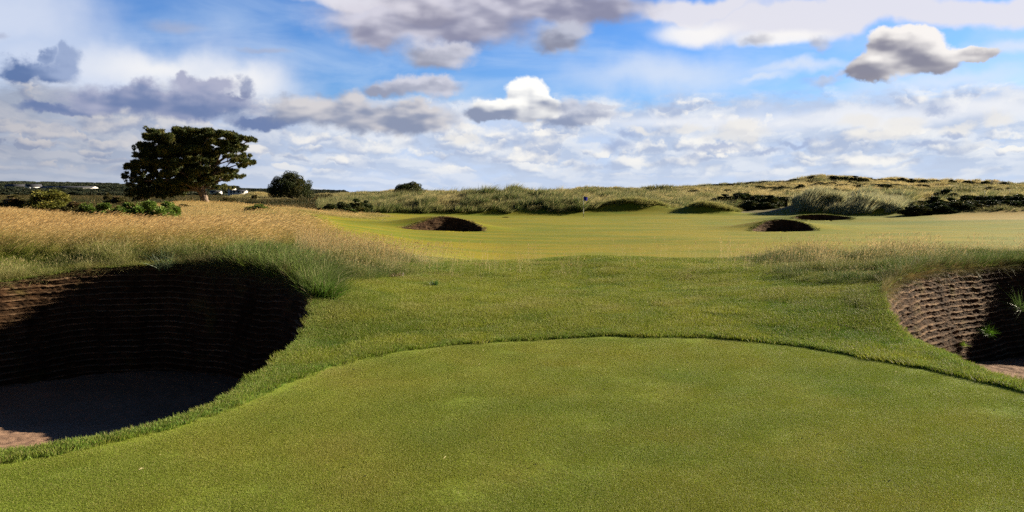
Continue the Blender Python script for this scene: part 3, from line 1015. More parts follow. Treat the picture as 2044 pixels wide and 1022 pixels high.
# ------------------------------------------------------------------ grass
def make_blades(name, n, rad, h, hvar, w, lean, curve, segs=3, wind=0.0, head=0.0, mat=None, flat_base=0.0, seed=0, even=True):
    """a tuft or a patch of n blades; head: share of stems that carry a seed head"""
    g = np.random.default_rng(seed)
    V, Q, T, C = [], [], [], []
    nv = 0
    a = g.uniform(0, 2 * np.pi, n)
    rr = rad * (np.sqrt(g.uniform(0, 1, n)) if even else g.uniform(0, 1, n) ** 0.8)
    bx, by = rr * np.cos(a), rr * np.sin(a)
    yaw = g.uniform(0, 2 * np.pi, n)
    H = h * (1 - hvar * g.uniform(0, 1, n))
    out = lean * g.uniform(0.2, 1.0, n)
    oa = a + g.normal(0, 0.9, n)
    rnd = g.uniform(0, 1, n)
    rnd2 = g.uniform(0, 1, n)
    isH = g.uniform(0, 1, n) < head
    for i in range(n):
        fx, fy = math.cos(yaw[i]), math.sin(yaw[i])
        lx = out[i] * math.cos(oa[i]) + wind * (0.6 + 0.8 * rnd2[i]); ly = out[i] * math.sin(oa[i])
        hi = H[i] * (1.18 if isH[i] else 1)
        ww = w * (0.45 if isH[i] else 1) * (0.7 + 0.6 * rnd2[i])
        ring = []
        for k in range(segs + 1):
            t = k / segs
            b = t + curve * t * t
            z = hi * (t - 0.35 * (lx * lx + ly * ly) * t * t)
            x = bx[i] + lx * hi * b; y = by[i] + ly * hi * b
            wk = ww * (1 - t) ** 0.7 if not isH[i] else ww * (1 - 0.4 * t)
            if k == segs and not isH[i]:
                V.append((x, y, z)); C.append((1, rnd[i], rnd2[i], 1)); ring.append(nv); nv += 1
            else:
                V.append((x - fx * wk / 2, y - fy * wk / 2, z)); V.append((x + fx * wk / 2, y + fy * wk / 2, z))
                C += [(t, rnd[i], rnd2[i], 1)] * 2
                ring.append((nv, nv + 1)); nv += 2
        for k in range(segs):
            p0, p1 = ring[k], ring[k + 1]
            if isinstance(p1, tuple):
                Q.append((p0[0], p0[1], p1[1], p1[0]))
            else:
                T.append((p0[0], p0[1], p1))
        if isH[i]:
            # seed head: two crossed narrow diamonds
            hl, hw = 0.22 * hi, w * 1.6 + 0.004
            dirv = np.array([lx * (1 + 2 * curve) + 0.15, ly, 0.7]); dirv /= np.linalg.norm(dirv)
            base = np.array([x, y, z])
            for sx, sy in ((fx, fy), (-fy, fx)):
                m = base + dirv * hl * 0.45; e = base + dirv * hl
                V += [tuple(base), (m[0] - sx * hw / 2, m[1] - sy * hw / 2, m[2]), tuple(e), (m[0] + sx * hw / 2, m[1] + sy * hw / 2, m[2])]
                C += [(1, 1.0, rnd2[i], 1)] * 4
                Q.append((nv, nv + 1, nv + 2, nv + 3)); nv += 4
    me = mesh_np(name, np.array(V), np.array(Q) if Q else None, np.array(T) if T else None, mat, False, {'bl': np.array(C)})
    return bpy.data.objects.new(name, me)


def euler_from(nrm, yaw, tiltx=0, tilty=0):
    """euler angles that turn by yaw, then stand along nrm"""
    n = nrm
    v = np.stack([-n[:, 1], n[:, 0], np.zeros(len(n))], 1)      # z x n
    c = n[:, 2]
    s2 = np.maximum(1 + c, 1e-6)
    vx, vy = v[:, 0], v[:, 1]
    T = np.zeros((len(n), 3, 3))
    T[:, 0, 0] = 1 - (vy * vy) / s2; T[:, 0, 1] = vx * vy / s2; T[:, 0, 2] = vy
    T[:, 1, 0] = vx * vy / s2; T[:, 1, 1] = 1 - vx * vx / s2; T[:, 1, 2] = -vx
    T[:, 2, 0] = -vy; T[:, 2, 1] = vx; T[:, 2, 2] = c
    cz, sz = np.cos(yaw), np.sin(yaw)
    Z = np.zeros_like(T)
    Z[:, 0, 0] = cz; Z[:, 0, 1] = -sz; Z[:, 1, 0] = sz; Z[:, 1, 1] = cz; Z[:, 2, 2] = 1
    Rm = T @ Z
    return np.stack([np.arctan2(Rm[:, 2, 1], Rm[:, 2, 2]), -np.arcsin(np.clip(Rm[:, 2, 0], -1, 1)), np.arctan2(Rm[:, 1, 0], Rm[:, 0, 0])], 1)


def scatter(name, protos, pos, rot, scl, tint, label, cat):
    n = len(pos)
    me = bpy.data.meshes.new(name)
    me.vertices.add(n)
    me.vertices.foreach_set('co', np.asarray(pos, np.float32).ravel())
    at = me.attributes.new('rot', 'FLOAT_VECTOR', 'POINT'); at.data.foreach_set('vector', np.asarray(rot, np.float32).ravel())
    s3 = np.asarray(scl, np.float32)
    if s3.ndim == 1:
        s3 = np.stack([s3] * 3, 1)
    at = me.attributes.new('scl', 'FLOAT_VECTOR', 'POINT'); at.data.foreach_set('vector', s3.ravel())
    at = me.attributes.new('idx', 'INT', 'POINT'); at.data.foreach_set('value', R.integers(0, len(protos), n).astype(np.int32))
    t4 = np.ones((n, 4), np.float32); t4[:, :3] = tint
    at = me.attributes.new('tint', 'FLOAT_COLOR', 'POINT'); at.data.foreach_set('color', t4.ravel())
    o = obj(name, me)
    co = bpy.data.collections.new(name + '_kinds')
    for p in protos:
        co.objects.link(p)
    ng = bpy.data.node_groups.new(name, 'GeometryNodeTree')
    ng.interface.new_socket('Geometry', in_out='INPUT', socket_type='NodeSocketGeometry')
    ng.interface.new_socket('Geometry', in_out='OUTPUT', socket_type='NodeSocketGeometry')
    gi, go = ng.nodes.new('NodeGroupInput'), ng.nodes.new('NodeGroupOutput')
    ip = ng.nodes.new('GeometryNodeInstanceOnPoints')
    ci = ng.nodes.new('GeometryNodeCollectionInfo')
    ci.inputs['Collection'].default_value = co
    ci.inputs['Separate Children'].default_value = True
    ci.inputs['Reset Children'].default_value = True
    ip.inputs['Pick Instance'].default_value = True

    def na(nm, ty):
        a = ng.nodes.new('GeometryNodeInputNamedAttribute'); a.data_type = ty
        a.inputs['Name'].default_value = nm
        return a.outputs['Attribute']
    ln = ng.links.new
    ln(gi.outputs[0], ip.inputs['Points']); ln(ci.outputs[0], ip.inputs['Instance'])
    ln(na('idx', 'INT'), ip.inputs['Instance Index'])
    ln(na('rot', 'FLOAT_VECTOR'), ip.inputs['Rotation'])
    ln(na('scl', 'FLOAT_VECTOR'), ip.inputs['Scale'])
    ln(ip.outputs[0], go.inputs[0])
    md = o.modifiers.new('scatter', 'NODES'); md.node_group = ng
    tag(o, label, cat, kind='stuff')
    return o


def sample(n, y0, y1, px0, px1, power=1.0):
    """random ground points in a wedge of the view; power 1 = even per area, 0 = even per distance"""
    u = R.uniform(0, 1, n)
    k = power + 1
    y = (y0 ** k + u * (y1 ** k - y0 ** k)) ** (1 / k)
    x = (R.uniform(px0, px1, n) - 512) / F * y
    return x, y


def pit_sd(x, y, pits=(0, 1)):
    """distance to the nearest pit edge, negative inside a pit"""
    best = np.full(x.shape, 9.0)
    for k in pits:
        P = PITS[k]
        m = (x > P[:, 0].min() - 2) & (x < P[:, 0].max() + 2) & (y > P[:, 1].min() - 2) & (y < P[:, 1].max() + 2)
        if m.any():
            poly, _ = resample(P, 0.15)
            d, _, _ = nearest(poly, x[m], y[m])
            d = np.where(inside(P, x[m], y[m]), -d, d)
            best[m] = np.minimum(best[m], d)
    return best


def vary(col, n, hue=0.12, val=0.15):
    c = np.broadcast_to(np.asarray(col, float), (n, 3)).copy()
    c *= (1 + val * R.normal(0, 1, n).clip(-2, 2))[:, None]
    c[:, 0] *= 1 + hue * R.normal(0, 1, n).clip(-2, 2)
    return np.clip(c, 0.005, 0.8)


COLLAR = lambda x, y: 0.016 * sstep(green_sd(x, y), -0.01, 0.05) * (1 - sstep(y, 11, 14))

# -- closely mown green
M_MOWN = mat_blade('mown_blade', straw=(0.40, 0.33, 0.14), straw_at=0.86, transl=0.3, spec=0.2)
prot = [make_blades('mown_patch', 1500, 0.20, 0.011, 0.5, 0.0022, 0.9, 0.4, 1, mat=M_MOWN, seed=k) for k in range(3)]
x, y = sample(7600, 3.0, 9.8, -110, 1134)
gs = green_sd(x, y); k = (gs < -0.12) & (pit_sd(x, y) > 0.2); x, y = x[k], y[k]
n = len(x)
b = fbm(x * 0.7, y * 0.7, 71, 4); b2 = fbm(x * 2.5, y * 2.5, 72, 3)
t = lerp(np.array([0.19, 0.30, 0.034]), np.array([0.355, 0.375, 0.05]), np.clip(0.5 + 0.38 * b + 0.35 * b2, 0, 1))
t = lerp(t, np.array([0.36, 0.28, 0.12]), np.clip((b2 - 0.55) * 0.9, 0, 0.5))
t = t * vary([1, 1, 1], n, 0.04, 0.07)
scatter('green_turf', prot, np.stack([x, y, height(x, y) - 0.002], 1), euler_from(normal_at(x, y), R.uniform(0, 6.28, n)), R.uniform(0.85, 1.2, n), t,
        'closely mown grass of the green in the foreground', 'mown grass')

# -- collar and ridge, longer turf
M_FR = mat_blade('collar_blade', straw=(0.42, 0.36, 0.16), straw_at=0.88, transl=0.35, spec=0.2)
prot = [make_blades('collar_patch', 420, 0.20, 0.044, 0.5, 0.0045, 0.7, 0.5, 2, mat=M_FR, seed=20 + k, wind=0.1) for k in range(3)]
x, y = sample(30500, 4.8, 21, -110, 1134, 0.8)
gs = green_sd(x, y); pd = pit_sd(x, y)
k = (gs > 0.10) & (pd > 0.10); x, y, gs, pd = x[k], y[k], gs[k], pd[k]
n = len(x)
b = fbm(x * 0.5, y * 0.5, 81, 4); b2 = fbm(x * 2.2, y * 2.2, 82, 3)
b4 = fbm(x * 5, y * 5, 83, 2)
t = lerp(np.array([0.10, 0.19, 0.016]), np.array([0.29, 0.33, 0.035]), np.clip(0.5 + 0.45 * b + 0.35 * b2 + 0.35 * b4, 0, 1))
t = lerp(t, np.array([0.28, 0.24, 0.10]), np.clip((b2 - 0.35) * 0.8, 0, 0.5) * sstep(y, 9, 12) + 0.35 * np.clip(1 - pd / 0.8, 0, 1) * sstep(y, 9, 11))
t = t * vary([1, 1, 1], n, 0.05, 0.10)
scatter('collar_grass', prot, np.stack([x, y, height(x, y) + COLLAR(x, y) - 0.006], 1), euler_from(normal_at(x, y), R.uniform(0, 6.28, n)),
        R.uniform(0.7, 1.15, n) * (1 + 0.15 * b2 + 0.15 * b4), t, 'short green grass of the collar and ridge between the two near bunkers', 'grass')
# thin edge of collar blades right against the green and the rims
prot = [make_blades('edge_patch', 60, 0.06, 0.032, 0.6, 0.0040, 0.6, 0.5, 2, mat=M_FR, seed=30 + k, wind=0.1) for k in range(3)]
x, y = sample(140000, 4.6, 14.5, -110, 1134, 0.8)
gs = green_sd(x, y); pd = pit_sd(x, y)
k = ((gs > 0.01) & (gs < 0.2) & (pd > 0.0)) | ((pd > -0.01) & (pd < 0.16) & (gs > 0)); x, y = x[k], y[k]
n = len(x)
t = vary([0.17, 0.24, 0.035], n, 0.15, 0.2)
scatter('edge_grass', prot, np.stack([x, y, height(x, y) + COLLAR(x, y) - 0.004], 1), euler_from(normal_at(x, y), R.uniform(0, 6.28, n)), R.uniform(0.7, 1.25, n), t,
        'ragged grass edge along the green and the rims of the near bunkers', 'grass')

# -- tan rough on the bank behind the left bunker
M_TAN = mat_blade('rough_blade', straw=(0.72, 0.55, 0.26), straw_at=0.86, tip=(0.76, 0.56, 0.26), tipf=0.45, transl=0.45, spec=0.08, var=0.3)
prot = [make_blades('rough_tuft', 36, 0.11, 0.42, 0.6, 0.0080, 0.25, 0.9, 4, wind=0.60, head=0.15, mat=M_TAN, seed=40 + k) for k in range(5)]
protf = [make_blades('rough_clump', 40, 0.28, 0.28, 0.5, 0.018, 0.25, 0.9, 3, wind=0.50, head=0.12, mat=M_TAN, seed=50 + k) for k in range(5)]


def rough(name, prot, n, y0, y1, px0, px1, power, hs, label):
    x, y = sample(n, y0, y1, px0, px1, power)
    tan = tan_amount(x, y)
    k = R.uniform(0, 1, len(x)) < np.clip(tan * 1.6, 0, 1)
    k &= pit_sd(x, y, (0, 1, 2)) > 0.25
    x, y, tan = x[k], y[k], tan[k]
    n = len(x)
    b = fbm(x * 0.35, y * 0.25, 91, 4)
    px = 512 + F * x / y
    green = np.clip(sstep(px, 120, 300) * 0.75 + 0.45 * b + 0.9 * (1 - sstep(y + 0.8 * b, 14.2, 17.8)), 0, 1)
    t = lerp(np.array([0.78, 0.58, 0.26]), np.array([0.25, 0.29, 0.05]), green)
    b3 = fbm(x * 1.1 - y * 0.5, y * 1.3, 92, 3)
    t = t * (1 + 0.45 * b3)[:, None]
    t = lerp(t, np.array([0.50, 0.45, 0.20]), sstep(y, 30, 46) * 0.5)
    t = t * vary([1, 1, 1], n, 0.06, 0.12)
    s = R.uniform(0.6, 1.25, n) * hs * (0.75 + 0.25 * (1 + b) ) * (1 + 0.25 * b3) * (0.55 + 0.45 * tan)
    return scatter(name, prot, np.stack([x, y, height(x, y) - 0.02], 1), euler_from(normal_at(x, y), R.normal(0, 0.3, n)), s, t, label, 'long grass')


rough('rough_grass', prot, 29000, 13.4, 30, -110, 350, 0.6, 0.95, 'wind-blown straw coloured long grass on the bank behind the large bunker')
rough('pale_rough_grass', protf, 31000, 29, 90, -110, 420, 0.4, 1.0, 'pale long grass running back to the windswept pine')

# -- bank lips: green long grass above the sod walls
M_LUSH = mat_blade('lush_blade', straw=(0.45, 0.40, 0.20), straw_at=0.88, tip=(0.45, 0.38, 0.2), tipf=0.25, transl=0.24, spec=0.12, rough=0.6, var=0.4)
prot = [make_blades('lush_tuft', 46, 0.12, 0.26, 0.5, 0.005, 0.55, 0.9, 3, wind=0.25, head=0.06, mat=M_LUSH, seed=60 + k) for k in range(4)]
x, y = sample(143000, 10.6, 20.0, -110, 1134, 0.6)
pd = pit_sd(x, y); px = 512 + F * x / y
# wedge left of the ridge and right of it, fading to the short turf in the middle
wl = (1 - sstep(px, 370, 450)) * np.where(pd < 1.6, 1, np.where(px > 240, 1, 0.5))
yl = np.interp(px, [250, 320, 360, 440], [12.6, 11.9, 12.5, 14.8])
wl = wl * np.where(px > 300, sstep(y, yl - 0.5, yl + 0.6), 1) * np.where(px < 300, (1 - sstep(pd, 2.0, 3.4)), 1)
wr_end = np.interp(px, [860, 960], [19.5, 21.0])
yr = np.interp(px, [680, 760, 830, 890], [15.6, 14.0, 12.6, 11.9])
wr = sstep(px, 690, 850) * np.where(px < 900, sstep(y, yr - 0.4, yr + 0.8), 1) * (1 - sstep(y, 18.0, 20.0))
wl = wl * (1 - sstep(y, 18, 19.4))
dens = np.clip(np.where(px < 512, wl, wr), 0, 1)
dens = dens * np.clip(0.75 + 0.9 * fbm(x * 0.9, y * 0.9, 94, 3), 0.15, 1)
k = (R.uniform(0, 1, len(x)) < dens * 0.30) & (pd > 0.03)
x, y, pd, px = x[k], y[k], pd[k], px[k]
n = len(x)
b = fbm(x * 0.6, y * 0.6, 95, 3); b2 = fbm(x * 2.0, y * 2.0, 96, 2)
t = lerp(np.array([0.10, 0.18, 0.040]), np.array([0.27, 0.29, 0.07]), np.clip(0.45 + 0.5 * b + 0.4 * b2, 0, 1))
t = lerp(t, np.array([0.20, 0.15, 0.065]), np.clip(1 - pd / 0.35, 0, 1) * 0.5)
t = t * vary([1, 1, 1], n, 0.06, 0.12)
d2 = dens[k]
s = R.uniform(0.6, 1.1, n) * (0.35 + 0.65 * np.clip(d2 * 1.3, 0, 1)) * (1 + 0.3 * b2)
s = s * np.where((pd < 0.5), 0.75, 1.0)
scatter('bank_grass', prot, np.stack([x, y, height(x, y) - 0.02], 1), euler_from(normal_at(x, y) , R.normal(0, 1.3, n)), s, t,
        'long green grass along the lips of the two near bunkers', 'long grass')

# hanging fringe over the wall tops
prot = [make_blades('hanging_tuft', 46, 0.08, 0.25, 0.5, 0.004, 0.8, 1.2, 3, wind=0.0, mat=M_LUSH, seed=70 + k) for k in range(3)]
P1, _ = resample(OUT_L, 0.045); N1 = ring_normals(P1)
P2, _ = resample(OUT_R, 0.045); N2 = ring_normals(P2)
PP = np.vstack([P1, P2]); NN = np.vstack([N1, N2])
k = (PP[:, 1] > 10.2) & (R.uniform(0, 1, len(PP)) < 0.85)
PP, NN = PP[k], NN[k]; n = len(PP)
nn = np.stack([NN[:, 0], NN[:, 1], np.full(n, 0.55)], 1) + R.normal(0, 0.25, (n, 3)); nn[:, 2] = np.abs(nn[:, 2]); nn /= np.linalg.norm(nn, axis=1)[:, None]
grow = sstep(PP[:, 1], 10.2, 12.0) * np.where(PP[:, 0] < -5.6, 0.35, 1.0)
scatter('hanging_grass', prot, np.stack([PP[:, 0] + NN[:, 0] * 0.01, PP[:, 1] + NN[:, 1] * 0.01, height(PP[:, 0], PP[:, 1]) - 0.02], 1), euler_from(nn, R.uniform(0, 6.28, n)),
        R.uniform(0.5, 1.15, n) * (0.35 + 0.65 * grow), vary([0.15, 0.135, 0.05], n, 0.2, 0.25), 'dry and green grass hanging over the tops of the sod walls', 'grass')

RP = []
for P_, y_min, kk in ((OUT_FL, 54.3, 0), (OUT_FR, 54.4, 1), (OUT_TH, 72.9, 2)):
    p_, _ = resample(P_, 0.10)
    n_ = ring_normals(p_)
    m_ = p_[:, 1] > y_min
    q_ = p_[m_] - n_[m_] * R.uniform(-0.03, 0.22, m_.sum())[:, None]
    RP.append(np.column_stack([q_, np.full(len(q_), kk)]))
RP = np.vstack(RP); n = len(RP)
prot = [make_blades('rim_tuft', 50, 0.16, 0.13, 0.5, 0.014, 0.6, 0.8, 2, wind=0.15, mat=M_LUSH, seed=75 + k) for k in range(3)]
t = np.where((RP[:, 2] == 0)[:, None], vary([0.22, 0.18, 0.06], n, 0.1, 0.2), vary([0.13, 0.15, 0.03], n, 0.1, 0.2))
scatter('far_rim_grass', prot, np.column_stack([RP[:, :2], height(RP[:, 0], RP[:, 1]) - 0.02]), np.stack([0 * t[:, 0], 0 * t[:, 0], R.uniform(0, 6.28, n)], 1), R.uniform(0.5, 1.1, n), t,
        'short ragged grass on the back rims of the far bunkers', 'grass')

# -- marram on the near banks
M_MARR = mat_blade('marram_blade', straw=(0.50, 0.44, 0.26), straw_at=0.82, tip=(0.45, 0.42, 0.25), tipf=0.2, transl=0.22, spec=0.05, rough=0.7)
prot = [make_blades('marram_tuft', 60, 0.14, 0.42, 0.5, 0.007, 0.6, 0.9, 4, wind=0.25, mat=M_MARR, seed=80 + k) for k in range(4)]
x1, y1 = sample(9000, 10.9, 14.6, 232, 332, 1)
pd = pit_sd(x1, y1)
k = (pd > 0.0) & (R.uniform(0, 1, len(x1)) < np.clip(1.25 - pd / 1.1, 0, 1) * 0.14); x1, y1 = x1[k], y1[k]
x2, y2 = sample(16000, 12.6, 18.0, 884, 1054, 1)
pd = pit_sd(x2, y2)
k = (pd > 0.0) & (R.uniform(0, 1, len(x2)) < np.clip(1.2 - pd / 1.4, 0, 1) * 0.12); x2, y2 = x2[k], y2[k]
x3, y3 = sample(3000, 13.3, 15.5, -30, 245, 1)
pd = pit_sd(x3, y3)
k = (pd > 0.0) & (R.uniform(0, 1, len(x3)) < np.clip(1 - pd / 0.9, 0, 1) * 0.05); x3, y3 = x3[k], y3[k]
x, y = np.concatenate([x1, x2, x3]), np.concatenate([y1, y2, y3]); n = len(x)
s = np.concatenate([R.uniform(0.6, 1.1, len(x1)), R.uniform(0.45, 0.75, len(x2)), R.uniform(0.3, 0.55, len(x3))])
scatter('marram_grass', prot, np.stack([x, y, height(x, y) - 0.03], 1), euler_from(normal_at(x, y), R.normal(0, 0.9, n)), s, vary([0.085, 0.15, 0.018], n, 0.12, 0.25),
        'tall blue-green marram on the shoulders of the near bunkers', 'marram grass')

# -- wispy seed stems
M_SEED = mat_blade('seed_stem', straw=(0.58, 0.45, 0.22), straw_at=0.55, tip=(0.58, 0.44, 0.23), tipf=0.8, transl=0.3, spec=0.15)
prot = [make_blades('seed_tuft', 12, 0.16, 0.36, 0.5, 0.003, 0.25, 0.5, 3, wind=0.12, head=0.9, mat=M_SEED, seed=90 + k) for k in range(4)]
xa, ya = sample(16000, 13.4, 19.5, 300, 470, 1); wa = 1 - sstep(512 + F * xa / ya, 330, 460)
xb, yb = sample(16000, 13.0, 18.5, 660, 1044, 1); pb = 512 + F * xb / yb; wb = sstep(pb, 670, 800) * (1 - 0.5 * sstep(pb, 900, 960))
xc, yc = sample(900, 13.0, 18.5, 430, 700, 1); wc = np.full(len(xc), 0.5)
x = np.concatenate([xa, xb, xc]); y = np.concatenate([ya, yb, yc]); w = np.concatenate([wa * 0.075, wb * 0.032, wc * 0.2])
w = w * (0.6 + 0.7 * np.clip(fbm(x * 0.8, y * 0.8, 99, 3) + 0.3, 0, 1)) * sstep(y, 13, 15.5)
k = (R.uniform(0, 1, len(x)) < w) & (pit_sd(x, y) > 0.3); x, y = x[k], y[k]; n = len(x)
scatter('seed_stems', prot, np.stack([x, y, height(x, y) - 0.01], 1), euler_from(normal_at(x, y), R.normal(0, 1.0, n)), R.uniform(0.55, 1.15, n), vary([0.50, 0.44, 0.26], n, 0.1, 0.15),
        'wispy pale seed stems along the crest of the ridge', 'seeding grass')

# -- low heath and scrub on the plain at the left
M_HEATH = mat_blade('heath_sprig', straw=(0.16, 0.11, 0.045), straw_at=0.75, transl=0.2, spec=0.1)
prot = [make_blades('heath_clump', 60, 0.8, 0.75, 0.6, 0.10, 0.7, 0.3, 2, mat=M_HEATH, seed=110 + k) for k in range(4)]
x, y = sample(18000, 84, 420, -120, 360, 0.5)
px = 512 + F * x / y; k = (px < 345 - 20 * (y > 150)) & ~((y > 250) & (px > 225)); x, y = x[k], y[k]; n = len(x)
b = fbm(x * 0.02, y * 0.02, 120, 4)
t = lerp(np.array([0.040, 0.050, 0.016]), np.array([0.105, 0.085, 0.028]), np.clip(0.5 + 0.8 * b, 0, 1)) * vary([1, 1, 1], n, 0.1, 0.2)
s = R.uniform(0.7, 1.3, n) * np.clip(y / 130, 0.8, 1.6) * (1 + 0.25 * b)
scatter('heath', prot, np.stack([x, y, height(x, y) - 0.05], 1), euler_from(normal_at(x, y, 1.0), R.uniform(0, 6.28, n)), np.stack([s * 1.3, s * 1.3, s * 0.8], 1), t,
        'dark olive heath and low scrub across the plain behind the pine', 'heath')

# -- marram covered dunes
M_DUNE = mat_blade('dune_blade', straw=(0.50, 0.43, 0.20), straw_at=0.82, tip=(0.50, 0.42, 0.22), tipf=0.3, transl=0.4, spec=0.1, rough=0.6, var=0.35)
prot = [make_blades('dune_tuft', 40, 0.30, 1.0, 0.5, 0.048, 0.45, 0.8, 3, wind=0.35, mat=M_DUNE, seed=130 + k) for k in range(5)]


def dune_mask(x, y):
    px = 512 + F * x / y
    m = np.ones(len(x), bool)
    foot = np.interp(px, [300, 330, 360, 560, 590, 610, 650, 672, 700, 725, 742, 788, 798, 850, 900, 930, 1044],
                     [86, 84, 89.5, 90.5, 91.5, 93.5, 93.2, 95.0, 91.5, 92.5, 107, 107, 92, 88, 86.5, 82, 80.5])
    m = (y > foot + 0.8 * fbm(x * 0.5, y * 0.5, 140, 3)) & (px > 318)
    return m & ~((px > 905) & (y > 86.5) & (y < 116) & (R.uniform(0, 1, len(x)) < 0.9))


x, y = sample(38000, 79, 128, 300, 1140, 0.6)
k = dune_mask(x, y) & (R.uniform(0, 1, len(x)) < 0.25 + 1.3 * np.clip(0.5 + fbm(x * 0.45, y * 0.45, 149, 3), 0, 1)); x, y = x[k], y[k]; n = len(x); px = 512 + F * x / y
b = fbm(x * 0.11, y * 0.11, 150, 4); b2 = fbm(x * 0.6, y * 0.6, 151, 2)
g = np.clip(0.6 + 0.7 * b + 1.3 * b2 - 0.4 * sstep(y, 100, 125), 0, 1)
t = lerp(np.array([0.54, 0.46, 0.20]), np.array([0.09, 0.14, 0.04]), g)
t = lerp(t, np.array([0.12, 0.16, 0.035]), (1 - sstep(y, 89, 93.5)) * (px < 600) * 0.8)
t = lerp(t, np.array([0.40, 0.43, 0.27]), sstep(px, 785, 800) * (1 - sstep(px, 895, 912)) * (1 - sstep(y, 104, 112)) * 0.75)
t = lerp(t, np.array([0.13, 0.14, 0.055]), sstep(px, 895, 915) * (1 - sstep(y, 90, 95)) * 0.75)  # shade in front of the right gorse mass, painted into the marram tint
t = t * vary([1, 1, 1], n, 0.08, 0.16)
s = np.where((px > 900) & (y < 92), 0.55, np.where((px > 785) & (px < 900) & (y < 104), 1.25, 1.0)) * R.uniform(0.5, 1.25, n) * (1 + 0.6 * b2) * np.where((px > 600) & (px < 790) & (y < 98), 0.5, 1) * np.clip(0.55 + (y - 84) / 14, 0.55, 1)
scatter('dune_marram', prot, np.stack([x, y, height(x, y) - 0.05], 1), euler_from(normal_at(x, y, 0.6), R.normal(0, 0.3, n)), s, t,
        'pale green marram covering the dune bank behind the flag', 'marram grass')

PROT_D = prot
x, y = sample(5200, 91.5, 97.5, 596, 745, 1)
px = 512 + F * x / y
cap = np.exp(-((px - 636) / 30) ** 2 - ((y - 94.6) / 1.9) ** 2) + np.exp(-((px - 712) / 24) ** 2 - ((y - 93.2) / 1.8) ** 2)
k = cap > 0.45 + 0.25 * R.normal(0, 0.5, len(x)); x, y = x[k], y[k]; n = len(x)
t = lerp(np.array([0.30, 0.28, 0.09]), np.array([0.11, 0.16, 0.03]), R.uniform(0, 1, n) * 0.8)
cp = []
for p in PROT_D[:3]:
    cp.append(bpy.data.objects.new('cap_tuft', p.data))
scatter('mound_rough', cp, np.stack([x, y, height(x, y) - 0.03], 1), euler_from(normal_at(x, y, 0.6), R.normal(0, 0.6, n)), R.uniform(0.4, 0.8, n), t,
        'rough grass capping the two green mounds right of the flag', 'long grass')

prot = [make_blades('far_dune_tuft', 50, 0.6, 0.9, 0.5, 0.07, 0.5, 0.6, 2, wind=0.3, mat=M_DUNE, seed=160 + k) for k in range(4)]
x, y = sample(34000, 126, 330, 225, 1140, 0.5)
px = 512 + F * x / y
k = (px > 335) | ((y > 200) & (px > 225)); x, y, px = x[k], y[k], px[k]; n = len(x)
b = fbm(x * 0.045, y * 0.06, 170, 4); b2 = fbm(x * 0.25, y * 0.25, 171, 3)
g = np.clip(0.45 + 1.3 * b + 0.7 * b2, 0, 1)
t = lerp(np.array([0.56, 0.45, 0.19]), np.array([0.09, 0.115, 0.035]), g) * vary([1, 1, 1], n, 0.08, 0.16)
s = R.uniform(0.6, 1.2, n) * (1 + 0.4 * b2)
scatter('far_dune_grass', prot, np.stack([x, y, height(x, y) - 0.1], 1), euler_from(normal_at(x, y, 1.0), R.normal(0, 0.8, n)), s, t,
        'sunlit straw and green grass on the far dunes under the sky', 'dune grass')

# ------------------------------------------------------------------ shrubs and trees
def sprigs(centres, radii, per, size, g, flat=0.8, shell=0.35, wid=0.5, upbias=0.3):
    """leaf-sized faces spread through lumps; returns verts, tris, cols"""
    V, C = [], []
    for (c, r, m) in zip(centres, radii, per):
        m = max(3, int(m))
        d = g.normal(0, 1, (m, 3)); d /= np.linalg.norm(d, axis=1)[:, None]
        rad = r * (shell + (1 - shell) * g.uniform(0, 1, m) ** 0.4)
        p = c + d * rad[:, None] * np.array([1, 1, flat])
        # three leaves per sprig
        rn = g.uniform(0, 1, m) * 0.7 + 0.3 * g.uniform(0, 1)
        kd = np.full(m, g.uniform(0, 1)) * 0.6 + 0.4 * g.uniform(0, 1, m)
        for _ in range(3):
            o = d * 0.8 + g.normal(0, 0.7, (m, 3)); o[:, 2] += upbias
            o /= np.linalg.norm(o, axis=1)[:, None]
            s = np.cross(o, g.normal(0, 1, (m, 3))); s /= np.linalg.norm(s, axis=1)[:, None]
            L = size * g.uniform(0.6, 1.3, m)[:, None]
            a = p - s * L * wid * 0.5; b = p + s * L * wid * 0.5; e = p + o * L
            V.append(np.stack([a, b, e], 1).reshape(-1, 3))
            cc = np.ones((m, 3, 4)); cc[:, :, 0] = 0; cc[:, 2, 0] = 1; cc[:, :, 1] = rn[:, None]; cc[:, :, 2] = kd[:, None]
            C.append(cc.reshape(-1, 4))
    V = np.concatenate(V); C = np.concatenate(C)
    return V, np.arange(len(V)).reshape(-1, 3), C


def tube(path, radii, seg=8, seed=0, rough=0.12):
    """tapered branch along a path"""
    g = np.random.default_rng(seed)
    p = np.array(path, float); V = []
    for i in range(len(p)):
        t = p[min(i + 1, len(p) - 1)] - p[max(i - 1, 0)]
        t /= np.linalg.norm(t) + 1e-9
        u = np.cross(t, [0.3, 0.9, 0.1]); u /= np.linalg.norm(u); v = np.cross(t, u)
        for k in range(seg):
            a = 2 * math.pi * k / seg
            r = radii[i] * (1 + rough * g.uniform(-1, 1))
            V.append(p[i] + (u * math.cos(a) + v * math.sin(a)) * r)
    Q = []
    for i in range(len(p) - 1):
        for k in range(seg):
            Q.append((i * seg + k, i * seg + (k + 1) % seg, (i + 1) * seg + (k + 1) % seg, (i + 1) * seg + k))
    return np.array(V), np.array(Q)


